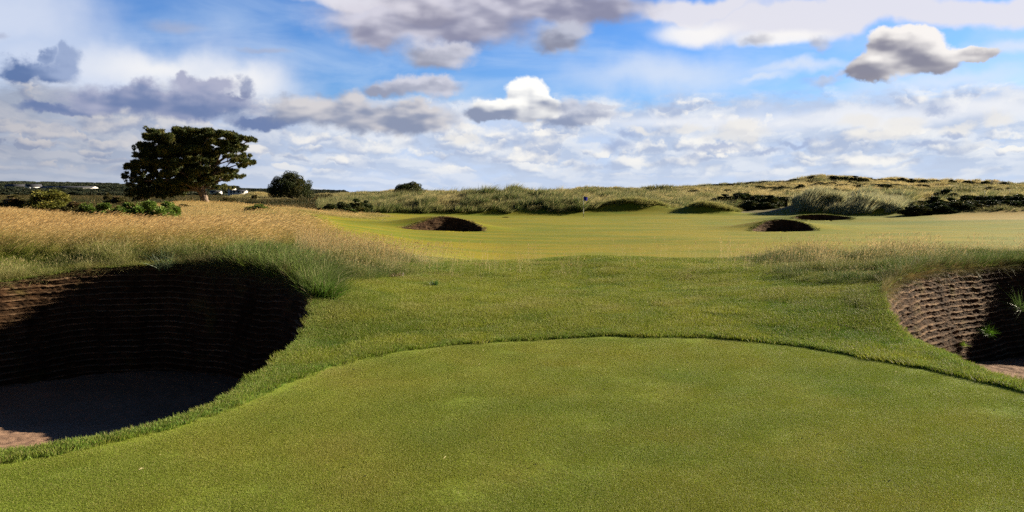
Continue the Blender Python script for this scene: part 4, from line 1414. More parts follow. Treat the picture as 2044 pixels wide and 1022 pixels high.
def smooth_path(pts, n=5):
    p = np.array(pts, float)
    out = []
    for i in range(len(p) - 1):
        a, b, c, d = p[max(i - 1, 0)], p[i], p[i + 1], p[min(i + 2, len(p) - 1)]
        for t in np.linspace(0, 1, n, endpoint=False):
            out.append(0.5 * ((2 * b) + (-a + c) * t + (2 * a - 5 * b + 4 * c - d) * t**2 + (-a + 3 * b - 3 * c + d) * t**3))
    out.append(p[-1])
    return np.array(out)


def join(parts):
    V, Q, o = [], [], 0
    for v, q in parts:
        V.append(v); Q.append(q + o); o += len(v)
    return np.concatenate(V), np.concatenate(Q)


M_PINE = mat_leaf('pine_needles', (0.018, 0.030, 0.010), (0.075, 0.095, 0.024), (0.13, 0.12, 0.030), transl=0.2)
M_GORSE = mat_leaf('gorse_leaves', (0.022, 0.036, 0.010), (0.060, 0.085, 0.020), (0.11, 0.105, 0.028), transl=0.15)
M_GORSE_G = mat_leaf('green_gorse_leaves', (0.06, 0.11, 0.018), (0.17, 0.25, 0.035), (0.15, 0.11, 0.045), transl=0.2)
M_SHRUB = mat_leaf('shrub_leaves', (0.07, 0.085, 0.016), (0.24, 0.24, 0.045), (0.30, 0.27, 0.06), transl=0.3)
M_OLIVE = mat_leaf('olive_leaves', (0.06, 0.055, 0.018), (0.12, 0.11, 0.03), (0.14, 0.09, 0.04), transl=0.2)
M_BARK = mat_bark()
M_TWIG = mat_plain('dark_twig', (0.045, 0.035, 0.028), 0.9, 0.1)

# ---- windswept pine: lumps of foliage as (X, Y, R) in a side view, 1 unit = 8.24 mm
PD = 75.0
U = PD / F / (5.676 * 2)
LUMPS = [(470, 130, 35), (500, 155, 45), (560, 150, 38), (520, 215, 60), (600, 230, 70), (690, 175, 45), (760, 155, 42), (820, 130, 36), (880, 145, 48), (950, 150, 48),
         (1010, 150, 42), (1080, 150, 36), (1150, 140, 30), (1200, 175, 48), (1270, 165, 42), (1350, 180, 46), (1420, 210, 46), (1490, 220, 38), (1560, 222, 32), (1608, 232, 20),
         (650, 260, 75), (780, 240, 75), (900, 240, 75), (1030, 250, 75), (1150, 250, 75), (1270, 260, 62), (1370, 280, 50), (1440, 320, 38), (1500, 318, 24),
         (350, 300, 32), (400, 290, 34), (375, 345, 26), (440, 315, 34), (500, 300, 55), (380, 410, 38), (430, 430, 55), (500, 400, 65), (600, 380, 75), (720, 370, 75),
         (850, 370, 75), (980, 370, 75), (1100, 370, 70), (1210, 350, 50), (1300, 360, 40), (1390, 350, 30),
         (300, 560, 26), (360, 520, 48), (440, 520, 60), (540, 500, 65), (660, 500, 70), (800, 500, 75), (930, 490, 80), (1050, 480, 70), (1140, 450, 45), (1190, 470, 30),
         (1390, 430, 32), (1440, 440, 42), (1540, 410, 24), (1500, 480, 36), (1560, 478, 36), (1600, 490, 24), (1480, 530, 26),
         (225, 650, 30), (270, 640, 34), (290, 600, 22), (430, 590, 50), (540, 640, 50), (640, 600, 60), (770, 620, 65), (890, 600, 70), (1020, 580, 75), (1120, 600, 50),
         (1220, 585, 48), (1310, 585, 40), (1360, 580, 26), (300, 690, 44), (400, 705, 50), (320, 750, 45), (480, 730, 45), (600, 730, 62), (740, 710, 70), (880, 700, 70),
         (1000, 680, 65), (1100, 680, 52), (1210, 660, 50), (1300, 650, 44), (1400, 650, 38), (1450, 650, 22), (275, 800, 42), (370, 810, 55), (470, 810, 55), (580, 820, 62),
         (690, 810, 55), (790, 780, 45), (300, 850, 36), (420, 860, 45), (520, 870, 36), (620, 870, 36), (700, 845, 36), (1200, 750, 20), (1265, 772, 18), (1310, 772, 14),
         (880, 765, 38), (980, 735, 30), (1090, 725, 28)]
root_px = 220 / 2 + 1075 / 5.676 / 2
PX0, PY0 = W(root_px, PD)
PZ0 = float(height(np.array([PX0]), np.array([PD]))[0]) - 0.05


def T2(X, Y, d=0.0):
    """tree side view -> local metres about the trunk base"""
    return np.array([(X - 1075) * U, d, (975 - Y) * U])


g = np.random.default_rng(31)
cs, rs, ps = [], [], []
for (X, Y, r) in LUMPS:
    w = math.sqrt(max(0.05, 1 - ((X - 880) / 760) ** 2)) * math.sqrt(max(0.1, 1 - (abs(Y - 480) / 480) ** 2.5))
    core = r > 45
    for rep in range((4 if X < 620 else 5) if core else 2):
        dd = g.uniform(-1, 1) * 3.6 * w
        j = g.normal(0, 0.25, 3) * r * U * (1.0 if core else 0.3)
        c = T2(X, Y, dd) + j * np.array([1, 1, 0.7])
        rr = r * U * g.uniform(0.75, 1.05) * (1.0 if core else 1.05)
        # each lump: several small tufts
        nsub = 6 if core else 3
        for s in range(nsub):
            o = g.normal(0, 1, 3); o /= np.linalg.norm(o)
            cs.append(c + o * rr * 0.64 * np.array([1, 1, 0.6])); rs.append(rr * 0.5); ps.append(70 * (rr / 0.5) ** 1.5 + 30)
for (X, Y, r) in LUMPS:
    for k in range(11 if r > 45 else 6):
        a = g.uniform(0, 2 * math.pi); q = g.uniform(0.8, 1.2)
        cs.append(T2(X + math.cos(a) * r * q, Y + math.sin(a) * r * q * 0.75, g.uniform(-1.5, 1.5))); rs.append(g.uniform(0.08, 0.17)); ps.append(22)
V, T, C = sprigs(cs, rs, ps, 0.19, g, flat=0.6, shell=0.3, wid=0.42)
pine = empty('pine_tree', (PX0, PY0, PZ0))
tag(pine, 'windswept spreading pine leaning over its short pale trunk, largest tree, left of the plain', 'tree')
obj('crown', mesh_np('pine_crown', V, None, T, M_PINE, False, {'bl': C}), pine)
tr_parts = []
trunk = smooth_path([T2(1088, 985), T2(1075, 930), T2(1062, 870), T2(1040, 820), T2(1020, 775, 0.1)])
tr_parts.append(tube(trunk, np.interp(np.linspace(0, 1, len(trunk)), [0, 0.15, 0.6, 1], [0.46, 0.35, 0.33, 0.34]), 14, 1, 0.14))
k = obj('trunk', mesh_np('pine_trunk', *tr_parts[0], None, M_BARK, True), pine)
limbs = [([T2(1025, 790), T2(1080, 700, .3), T2(1180, 520, .4), T2(1330, 410, .2), T2(1500, 290, .0), T2(1590, 235, 0)], 0.20),
         ([T2(1035, 790), T2(1130, 660, -.6), T2(1300, 590, -.9), T2(1420, 540, -.8), T2(1560, 490, -.5)], 0.14),
         ([T2(1050, 800), T2(1110, 775, -.3), T2(1180, 790, -.5), T2(1270, 760, -.6)], 0.07),
         ([T2(1040, 790), T2(1160, 720, .5), T2(1300, 680, .6), T2(1440, 650, .6)], 0.11),
         ([T2(1010, 800), T2(900, 740, -.5), T2(700, 690, -1.0), T2(480, 700, -1.2), T2(260, 650, -1)], 0.20),
         ([T2(1010, 800), T2(860, 800, .5), T2(650, 800, 1.0), T2(420, 820, 1.2), T2(280, 810, 1)], 0.18),
         ([T2(1010, 780), T2(850, 600, .6), T2(650, 430, 1.0), T2(500, 260, .8), T2(470, 150, .4)], 0.22),
         ([T2(1010, 780), T2(880, 620, -.9), T2(640, 520, -1.6), T2(360, 430, -1.2)], 0.18),
         ([T2(1020, 770), T2(980, 560, .3), T2(900, 350, .3), T2(880, 150, 0)], 0.22),
         ([T2(1025, 770), T2(1060, 560, -1.), T2(1120, 350, -1.6), T2(1200, 180, -1.4)], 0.18),
         ([T2(1025, 770), T2(1070, 560, 1.2), T2(1020, 350, 2.2), T2(1030, 180, 2.2)], 0.16),
         ([T2(1180, 520, .4), T2(1290, 480, .6), T2(1400, 440, .5), T2(1530, 415, .3)], 0.06),
         ([T2(1300, 590, -.9), T2(1370, 520, -.7), T2(1430, 450, -.4)], 0.05),
         ([T2(1180, 520, .4), T2(1250, 380, .2), T2(1340, 200, 0)], 0.09),
         ([T2(650, 430, 1.0), T2(480, 420, .6), T2(350, 300, .3)], 0.08)]
lp = []
for i, (pp, r0) in enumerate(limbs):
    sp = smooth_path(pp, 5)
    lp.append(tube(sp, np.interp(np.linspace(0, 1, len(sp)), [0, 1], [r0, 0.025]), 7, 5 + i))
# twigs filling the open part at the right
for i in range(60):
    a, b2 = limbs[[0, 1, 2, 3, 11, 12][i % 6]][0][1:3]
    t = g.uniform(0, 1); s0 = a * (1 - t) + b2 * t
    e = s0 + np.array([g.uniform(0.2, 1.1), g.uniform(-.6, .6), g.uniform(-.1, 0.8)])
    m = (s0 + e) / 2 + g.normal(0, 0.12, 3)
    lp.append(tube(smooth_path([s0, m, e], 3), np.linspace(0.03, 0.012, 7), 4, 50 + i))
obj('limbs', mesh_np('pine_limbs', *join(lp), None, M_BARK, True), pine)


def dome_tree(px, D, w, h, label, seed, mat, kind='dome_tree', z=None, trunk_r=0.3, under=0.0):
    g = np.random.default_rng(seed)
    x0, y0 = W(px, D)
    z0 = float(height(np.array([x0]), np.array([y0]))[0]) - 0.05 if z is None else z
    cs, rs, ps = [], [], []
    nl = 90
    for i in range(nl):
        a = g.uniform(0, 2 * math.pi); e = math.asin(g.uniform(-0.05, 1)) if i > 20 else g.uniform(-0.1, 0.3)
        rr = g.uniform(0.78, 1.0)
        c = np.array([math.cos(a) * math.cos(e) * w / 2 * rr * 0.92, math.sin(a) * math.cos(e) * w / 2 * rr * 0.92, under + (h - under) * (0.08 + 0.86 * math.sin(max(e, 0)) ** 0.9 * rr)])
        cs.append(c); rs.append(w * g.uniform(0.07, 0.12)); ps.append(150)
    for i in range(25):      # inner foliage so that it reads as dense
        a = g.uniform(0, 2 * math.pi); q = g.uniform(0, 0.6)
        cs.append(np.array([math.cos(a) * q * w / 2, math.sin(a) * q * w / 2, under + (h - under) * g.uniform(0.15, 0.75)])); rs.append(w * 0.17); ps.append(260)
    V, T, C = sprigs(cs, rs, ps, max(0.16, w * 0.022), g, flat=0.75, shell=0.4, wid=0.5)
    o = empty(kind, (x0, y0, z0)); tag(o, label, 'tree')
    obj('crown', mesh_np('dome_crown', V, None, T, mat, False, {'bl': C}), o)
    sp = smooth_path([(0, 0, -0.2), (0.1, 0, h * 0.2), (-0.1, 0.1, h * 0.45)])
    parts = [tube(sp, np.linspace(trunk_r, trunk_r * 0.6, len(sp)), 9, seed)]
    for k in range(6):
        a = k * 1.05 + 0.3
        sp = smooth_path([(0, 0, h * 0.25), (math.cos(a) * w * 0.15, math.sin(a) * w * 0.15, h * 0.42), (math.cos(a) * w * 0.33, math.sin(a) * w * 0.33, h * 0.6)])
        parts.append(tube(sp, np.linspace(trunk_r * 0.5, 0.04, len(sp)), 6, seed + k))
    obj('trunk', mesh_np('dome_trunk', *join(parts), None, M_BARK, True), o)
    return o


def z_from_v(v, D):
    return EYE - (v - HZ) / F * D


dome_tree(290.5, 160, 44 / F * 160, 25 / F * 160, 'dark dome-shaped evergreen, right of the windswept pine', 61, M_PINE, z=z_from_v(197, 160), trunk_r=0.5)
dome_tree(410, 130, 33 / F * 130, 16.5 / F * 130, 'small flat-topped dark evergreen on the dune skyline above the far bunker', 62, M_PINE, z=z_from_v(199, 130), trunk_r=0.35)


# ---- gorse and shrubs: a few bush shapes, copied
def bush_mesh(name, seed, mat, w=1.0, h=1.0, lumps=26, leaf=0.07, per=110):
    g = np.random.default_rng(seed)
    cs, rs, ps = [], [], []
    for i in range(lumps):
        a = g.uniform(0, 2 * math.pi); q = math.sqrt(g.uniform(0, 1))
        z = (1 - q ** 2.2) * g.uniform(0.65, 1.0)
        cs.append(np.array([math.cos(a) * q * 0.44 * w, math.sin(a) * q * 0.44 * w, max(0.10, z * 0.86) * h])); rs.append(g.uniform(0.09, 0.16)); ps.append(per)
    for i in range(lumps // 2):
        a = g.uniform(0, 2 * math.pi); q = g.uniform(0, 1) ** 0.5
        cs.append(np.array([math.cos(a) * q * 0.4 * w, math.sin(a) * q * 0.4 * w, g.uniform(0.08, 0.35) * h])); rs.append(0.17); ps.append(per)
    V, T, C = sprigs(cs, rs, ps, leaf, g, flat=0.8, shell=0.45, wid=0.55)
    return mesh_np(name, V, None, T, mat, False, {'bl': C})


def stem_mesh(name, seed):
    g = np.random.default_rng(seed)
    parts = []
    for k in range(7):
        a = k * 0.9 + g.uniform(0, 0.5)
        sp = smooth_path([(0.03 * math.cos(a), 0.03 * math.sin(a), -0.05), (0.12 * math.cos(a), 0.12 * math.sin(a), 0.25), (0.3 * math.cos(a), 0.3 * math.sin(a), 0.55)], 3)
        parts.append(tube(sp, np.linspace(0.022, 0.006, len(sp)), 5, seed + k))
    return mesh_np(name, *join(parts), None, M_TWIG, True)


def skyline(px, y0, y1):
    ys = np.linspace(y0, y1, 200)
    v = HZ + F * (EYE - height((px - 512) / F * ys, ys)) / ys
    i = int(np.argmin(v))
    return ys[i], v[i]


BUSH = {
    'gorse': [bush_mesh('gorse_foliage', 200 + k, M_GORSE) for k in range(4)],
    'green': [bush_mesh('green_gorse_foliage', 210 + k, M_GORSE_G) for k in range(3)],
    'shrub': [bush_mesh('shrub_foliage', 220 + k, M_SHRUB, leaf=0.06, per=80, lumps=34) for k in range(1)],
    'olive': [bush_mesh('scrub_foliage', 230 + k, M_OLIVE, leaf=0.08) for k in range(2)],
}
STEM = stem_mesh('bush_stems', 240)
NAME = {'gorse': 'gorse_bush', 'green': 'gorse_bush', 'shrub': 'leafy_shrub', 'olive': 'scrub_bush'}
CAT = {'gorse': 'bush', 'green': 'bush', 'shrub': 'shrub', 'olive': 'bush'}
nb = 0


def bush(kind, px, vbase, vtop, wpx, D, label, group=None, deep=1.0, rz=None):
    """a bush that stands at depth D, wpx wide; its foot on the ground"""
    global nb
    x0, y0 = W(px, D)
    zg = float(height(np.array([x0]), np.array([y0]))[0])
    h = max(0.25, z_from_v(vtop, D) - zg)
    w = wpx / F * D * 1.1
    nb += 1
    o = empty(NAME[kind], (x0, y0, zg - 0.03))
    o.rotation_euler[2] = random.uniform(0, 6.28) if rz is None else rz
    tag(o, label, CAT[kind], group)
    f = obj('foliage', random.choice(BUSH[kind]), o)
    f.scale = (w, w * deep, h * 1.06)
    s = obj('stems', STEM, o)
    s.scale = (w, w * deep, h)
    return o


G1 = 'green gorse bushes behind the tan rough'
bush('shrub', 50, 206, 187.0, 46, 56, 'tall yellow-green leafy shrub rising above the gorse, far left')
bush('olive', 12, 208, 197.5, 34, 56, 'olive brown scrub left of the tall yellow-green shrub')
bush('olive', 72, 208, 201.0, 26, 52, 'olive brown scrub at the right foot of the tall yellow-green shrub')
bush('green', 92, 211, 200.0, 38, 36, 'bright green gorse, leftmost of the low mass behind the tan grass', G1)
bush('green', 112, 212, 198.0, 40, 35, 'bright green gorse, second from the left in the low mass behind the tan grass', G1)
bush('green', 134, 213, 197.5, 40, 34, 'bright green gorse in the middle of the low mass behind the tan grass', G1)
bush('green', 154, 213.5, 198.5, 38, 32, 'bright green gorse, second from the right in the low mass behind the tan grass', G1)
bush('green', 169, 212, 199.5, 27, 36, 'bright green gorse, rightmost of the low mass, nearest the pine trunk', G1)
bush('green', 122, 214, 204.0, 34, 33, 'small low gorse in front of the green gorse mass', G1)
bush('olive', 184, 208, 203.5, 18, 60, 'brownish low scrub just left of the pine trunk')
bush('green', 256, 211, 202.5, 30, 47, 'small ragged gorse alone in the pale grass, right of the pine')
G2 = 'dark gorse at the left end of the dune bank'
bush('gorse', 321, 213, 207.0, 12, 78, 'lowest small dark gorse, left end of the dune bank', G2)
bush('gorse', 331, 213, 203.0, 17, 79, 'dark gorse second from the left end of the dune bank', G2)
bush('gorse', 343, 213, 201.0, 18, 81, 'dark gorse in the middle of the left end of the dune bank', G2)
bush('gorse', 357, 212, 198.0, 20, 84, 'tallest dark gorse at the left end of the dune bank', G2)
bush('gorse', 366, 211, 199.5, 14, 88, 'dark gorse where the marram bank begins', G2)
bush('green', 350, 214, 207.0, 16, 77, 'greener low gorse at the foot of the dark gorse clump', G2)
G3 = 'dark gorse belt right of the two grassy mounds'
for i, (px, vt, wp, D) in enumerate([(700, 203, 12, 104), (714, 199, 16, 104), (726, 195, 20, 106), (741, 193, 26, 107), (756, 193.5, 26, 107), (770, 196, 20, 105), (783, 196, 20, 108), (797, 196, 18, 110), (748, 200, 22, 101), (768, 202, 18, 100), (731, 202, 16, 101)]):
    bush('gorse', px, 208, vt - 1.5, wp * 1.15, D, ['small dark gorse leading the belt at its left end', 'dark gorse second in the belt from its left end', 'tall dark gorse, third in the belt from its left end', 'tallest dark gorse of the belt, fourth from its left end',
         'tall dark gorse at the middle of the belt', 'dark gorse just right of the middle of the belt', 'dark gorse third from the right end of the belt', 'dark gorse at the right end of the belt beside pale marram',
         'broad dark gorse low in front of the middle of the belt', 'low dark gorse in front of the right half of the belt', 'low dark gorse in front of the left half of the belt'][i], G3)
G4 = 'dark gorse row behind the pale marram mounds'
for i, (px, vt, wp, D) in enumerate([(812, 195.5, 13, 135), (826, 197, 12, 132), (884, 191, 18, 135), (898, 189, 20, 138), (913, 192, 18, 132), (874, 196, 14, 125)]):
    bush('gorse', px, 202, vt, wp, D, ['small gorse peeping over the left marram mound', 'low gorse between the two marram mounds', 'dark gorse, left of the pair on the slope behind the marram', 'tallest dark gorse on the slope behind the marram',
         'dark gorse right of the tallest one on the slope', 'small gorse low on the slope beside the marram'][i], G4)
G5 = 'long dark gorse mass at the right edge'
for i, (px, vt, wp, D) in enumerate([(918, 200, 22, 92), (934, 196, 24, 96), (945, 188.5, 30, 112), (952, 197, 24, 92), (968, 194, 26, 98), (986, 193, 26, 98), (1004, 193, 26, 97), (1022, 193.5, 26, 96), (925, 206, 20, 86), (944, 205, 24, 88), (964, 203, 24, 89), (998, 201, 28, 90), (1020, 200, 26, 90), (980, 202, 22, 90)]):
    bush('gorse', px, 210, vt, wp, D, ['dark gorse at the left nose of the long mass', 'dark gorse second from the left nose of the long mass', 'rounded dark gorse standing highest behind the long mass', 'dark gorse under the rounded highest one',
         'dark gorse on the crest of the long mass, right of the rounded one', 'dark gorse at the middle of the crest of the long mass', 'dark gorse on the crest near the right frame edge', 'dark gorse on the crest cut by the right frame edge',
         'low gorse in shade at the left foot of the long mass', 'low gorse at the foot, second from the left', 'low gorse at the foot below the crest middle', 'low gorse at the foot near the right frame edge', 'low gorse at the foot cut by the right frame edge',
         'low gorse at the foot between marram plumes'][i], G5)
G6 = 'gorse scattered on the far dune ridge'
far = [(482, 191.0, 7, 185), (500, 190.5, 6, 190), (342, 190.5, 9, 190), (372, 189.5, 8, 185), (618, 190.0, 12, 210), (628, 191.0, 10, 205), (575, 190.5, 5, 205), (690, 190.5, 14, 200), (703, 189.5, 14, 200), (718, 189.5, 16, 200), (733, 189.8, 12, 198),
       (752, 187.5, 14, 215), (765, 186.5, 15, 215), (780, 186, 14, 215), (795, 187, 12, 212), (812, 183.5, 9, 240), (846, 178.5, 5, 250), (856, 181.5, 14, 245), (868, 180.5, 14, 248), (882, 182, 12, 245), (862, 184, 12, 230), (902, 183, 10, 248),
       (912, 182.5, 11, 246), (924, 183.5, 9, 248), (952, 185, 8, 240), (968, 184, 10, 250), (985, 185.5, 8, 250), (1005, 186.5, 8, 245), (835, 186, 12, 220), (790, 191, 10, 190), (890, 188, 10, 200), (843, 183.2, 8, 246), (934, 187.5, 10, 200)]
FAR_H = {846: 5, 856: 5, 868: 5.5, 882: 4.5, 912: 4.5, 902: 4.5, 718: 4, 703: 4, 733: 4, 752: 4.5, 765: 4.5, 780: 4.5, 795: 4}
for i, (px, vt, wp, D) in enumerate(far):
    if px < 380: lab = 'small dark gorse on the low sandy dunes right of the dome tree'
    elif px < 520: lab = 'tiny dark gorse on the skyline above the marram bank left of the flag'
    elif px < 640: lab = 'small dark gorse on the dune skyline just right of the flag'
    elif px < 740: lab = 'dark gorse in the flat dark row on the skyline right of the flag'
    elif px < 800: lab = 'dark gorse in the row that climbs towards the highest dune'
    elif px < 890: lab = 'dark gorse on the crown of the highest dune'
    elif px < 940: lab = 'dark gorse just right of the highest dune'
    else: lab = 'small gorse on the skyline dunes near the right frame edge'
    D, vs = skyline(px, D - 30, D + 55)
    hp = FAR_H.get(px, 3.0)
    bush('gorse', px, 195, vs - hp * 0.35, wp * 1.15, D - 7, lab, G6 + (' left' if px < 380 else ' middle' if px < 740 else ' right'))
def ground_seen(px, v, y0=118, y1=320):
    ys = np.linspace(y0, y1, 300)
    vt = HZ + F * (EYE - height((px - 512) / F * ys, ys)) / ys
    i = int(np.argmax(vt <= v)) if (vt <= v).any() else int(np.argmin(vt))
    return ys[i]


rg = random.Random(12)
G7 = 'dark gorse scattered over the slope of the highest dune'
G8 = 'dark gorse scattered over the low dunes behind the two grassy mounds'
ROWS = [(688, 748, 193.0, 3.6, 8, G8), (600, 680, 194.5, 2.2, 5, G8), (752, 800, 190.0, 4.2, 8, G7), (800, 862, 186.5, 4.0, 9, G7), (858, 930, 187.5, 4.0, 9, G7), (775, 850, 193.0, 4.2, 9, G7),
        (870, 900, 193.0, 4.5, 5, G7), (940, 1020, 190.5, 3.0, 6, G7), (800, 850, 183.2, 3.0, 4, G7)]
for (a_, b_, v_, h_, n_, gname) in ROWS:
    for k in range(n_):
        px = a_ + (b_ - a_) * (k + rg.random()) / n_
        vv = v_ + rg.uniform(-1.3, 1.3)
        D = ground_seen(px, vv)
        hh = h_ * rg.uniform(0.7, 1.25)
        bush('gorse', px, vv, vv - hh, hh * rg.uniform(2.0, 3.6), D, 'low dark gorse among straw grass on the slope of the highest dune' if gname == G7 else 'low dark gorse on the low dunes behind the two grassy mounds', gname)
for i, (px, vt, wp, D, lab) in enumerate([(140, 194.5, 16, 190, 'olive bush on the plain left of the pine crown'), (108, 192.0, 9, 220, 'pale olive bush standing above the scrub between shrub and pine'), (228, 197, 20, 150, 'dark olive bush behind the pine trunk'),
                                            (255, 194.5, 9, 220, 'dark bush on the pale dune under the white buildings'), (15, 194, 20, 160, 'olive bush on the plain at the left frame edge'), (118, 196, 22, 150, 'olive bush at the near edge of the plain')]):
    bush('olive', px, 198, vt, wp, D, lab)

for i, (px, vt, wp, D) in enumerate([(916, 203, 30, 83), (938, 201.5, 34, 84), (958, 200.5, 34, 84.5), (976, 200, 34, 85), (993, 199.5, 34, 85), (1010, 199.5, 34, 85), (1028, 199.5, 34, 85)]):
    bush('gorse', px, 210, vt, wp, D, 'broad dark gorse in the front row of the long mass at the right frame edge', 'front row of the dark gorse mass at the right edge')

# ---- far wood on the hills
M_WOOD = mat_leaf('far_wood_leaves', (0.022, 0.034, 0.022), (0.050, 0.065, 0.034), (0.09, 0.09, 0.045), transl=0.1)
prot = []
for k in range(3):
    me = bush_mesh('wood_clump', 260 + k, M_WOOD, lumps=16, leaf=0.12, per=50)
    prot.append(bpy.data.objects.new('wood_clump', me))
x, y = sample(5200, 430, 1650, -60, 345, 0.9)
px = 512 + F * x / y
b = fbm(x * 0.008, y * 0.008, 180, 3)
keep = (b > -0.35) | (y > 1350)
keep &= ~((px > 0) & (px < 105) & (y > 780) & (y < 935))
keep &= ~((px > 220) & (y < 760))
x, y, b, px = x[keep], y[keep], b[keep], px[keep]; n = len(x)
s = R.uniform(0.6, 1.1, n) * np.interp(y, [430, 1000, 1600], [5, 10, 17]) * np.where(px > 235, 0.6, 1)
scatter('woodland', prot, np.stack([x, y, height(x, y) - 0.5], 1), np.stack([0 * x, 0 * x, R.uniform(0, 6.28, n)], 1), np.stack([s * 1.5, s * 1.5, s * 0.62], 1), np.ones((n, 3)),
        'dark wooded hills along the horizon behind the plain', 'wood')

# ------------------------------------------------------------------ flag
def box(c, s):
    x, y, z = c; a, b, d = s[0] / 2, s[1] / 2, s[2] / 2
    v = np.array([(x + i * a, y + j * b, z + k * d) for i in (-1, 1) for j in (-1, 1) for k in (-1, 1)])
    q = np.array([(0, 1, 3, 2), (4, 6, 7, 5), (0, 4, 5, 1), (2, 3, 7, 6), (0, 2, 6, 4), (1, 5, 7, 3)])
    return v, q


M_WHITE = mat_plain('white_paint', (0.78, 0.77, 0.74), 0.4, 0.4, 0.04)
M_BLACK = mat_plain('dark_paint', (0.04, 0.04, 0.04), 0.4, 0.4, 0.1)
M_BLUE = mat_plain('blue_flag_cloth', (0.02, 0.025, 0.42), 0.8, 0.1, 0.1, 20)
fx, fy = W(583.5, 86)
fz = float(height(np.array([fx]), np.array([fy]))[0])
fl = empty('flagstick', (fx, fy, fz)); tag(fl, 'golf flagstick with a blue flag, white pole banded in dark, on the far green', 'flagstick')
zt = z_from_v(196.3, 86) - fz
v, q = tube([(0, 0, -0.1), (0, 0, zt * 0.5), (0, 0, zt)], [0.022, 0.02, 0.018], 10, 1, 0)
obj('pole', mesh_np('pole', v, q, None, M_WHITE, True), fl)
for a, b2 in ((0.0, 0.16), (0.42, 0.60)):
    v, q = tube([(0, 0, zt * a), (0, 0, zt * b2)], [0.027, 0.027], 10, 1, 0)
    obj('band', mesh_np('band', v, q, None, M_BLACK, True), fl)
v, q = tube([(0, 0, zt - 0.01), (0, 0, zt + 0.03)], [0.03, 0.02], 10, 2, 0)
obj('cap', mesh_np('cap', v, q, None, M_WHITE, True), fl)
nx, nz = 16, 10
V = []
for side in (0.004, -0.004):
    for i in range(nx):
        for j in range(nz):
            u, w = i / (nx - 1), j / (nz - 1)
            V.append((0.02 + u * 0.42, side + 0.07 * math.sin(u * 7 + w * 1.2) * u, zt - 0.02 - w * (0.44 - 0.05 * u) - 0.07 * u + 0.015 * math.sin(u * 9)))
V = np.array(V); idm = np.arange(nx * nz).reshape(nx, nz)
qa = np.stack([idm[:-1, :-1], idm[1:, :-1], idm[1:, 1:], idm[:-1, 1:]], -1).reshape(-1, 4)
edge = [idm[:, 0], idm[-1, :], idm[::-1, -1], idm[0, ::-1]]
rim = np.concatenate([e[:-1] for e in edge]); r2 = np.roll(rim, -1); o2 = nx * nz
qs = np.stack([rim, r2, r2 + o2, rim + o2], 1)
obj('flag', mesh_np('flag', V, np.vstack([qa, qa[:, ::-1] + o2, qs]), None, M_BLUE, True), fl)
v, q = tube([(0, 0, -0.02), (0, 0, 0.012)], [0.06, 0.06], 14, 3, 0)
obj('hole_rim', mesh_np('hole_rim', v, q, None, M_WHITE, True), fl)

# ------------------------------------------------------------------ distant buildings
M_WALL = mat_plain('white_render', (0.66, 0.64, 0.60), 0.8, 0.2, 0.06, 0.5)
M_ROOF = mat_plain('dark_slate', (0.045, 0.047, 0.055), 0.7, 0.2, 0.15, 0.7)
M_GLASS = mat_plain('window_glass', (0.03, 0.04, 0.05), 0.1, 0.5, 0.05)


def house(px, D, w, dp, h, rh, rot, label, wins=4, rows=1, name='house', z=None, chim=0):
    x0, y0 = W(px, D)
    z0 = float(height(np.array([x0]), np.array([y0]))[0]) if z is None else z
    o = empty(name, (x0, y0, z0)); o.rotation_euler[2] = rot
    tag(o, label, 'building')
    # walls with gables (ridge along x)
    a, b = w / 2, dp / 2
    v = np.array([(-a, -b, -4), (a, -b, -4), (a, b, -4), (-a, b, -4), (-a, -b, h), (a, -b, h), (a, b, h), (-a, b, h), (-a, 0, h + rh), (a, 0, h + rh)])
    q = np.array([(0, 1, 5, 4), (1, 2, 6, 5), (2, 3, 7, 6), (3, 0, 4, 7)]); t = np.array([(4, 8, 7), (5, 6, 9)])
    obj('wall', mesh_np('wall', v, q, t, M_WALL), o)
    e = 0.35; th = 0.25; k = rh / b
    rv = []
    for xx in (-a - e, a + e):
        rv += [(xx, -b - e, h - e * k + 0.02), (xx, 0, h + rh + 0.02), (xx, b + e, h - e * k + 0.02), (xx, -b - e, h - e * k + th), (xx, 0, h + rh + th), (xx, b + e, h - e * k + th)]
    rq = [(0, 1, 7, 6), (1, 2, 8, 7), (3, 9, 10, 4), (4, 10, 11, 5), (0, 6, 9, 3), (2, 5, 11, 8), (0, 3, 4, 1), (1, 4, 5, 2), (6, 7, 10, 9), (7, 8, 11, 10)]
    rf = obj('roof', mesh_np('roof', np.array(rv), np.array(rq), None, M_ROOF), o)
    for c in range(chim):
        cx = -a + w * (c + 0.5) / chim
        obj('chimney', mesh_np('chimney', *box((cx, 0, h + rh + 0.5), (0.9, 0.7, 1.6)), None, M_WALL), rf)
    for r in range(rows):
        for i in range(wins):
            cx = -a + w * (i + 0.5) / wins
            fr = obj('window', mesh_np('window', *box((cx, -b - 0.03, (r + 0.55) * h / rows), (1.5, 0.12, 1.3)), None, M_WHITE), o)
            obj('pane', mesh_np('pane', *box((cx, -b - 0.075, (r + 0.55) * h / rows), (1.25, 0.06, 1.05)), None, M_GLASS), fr)
    return o


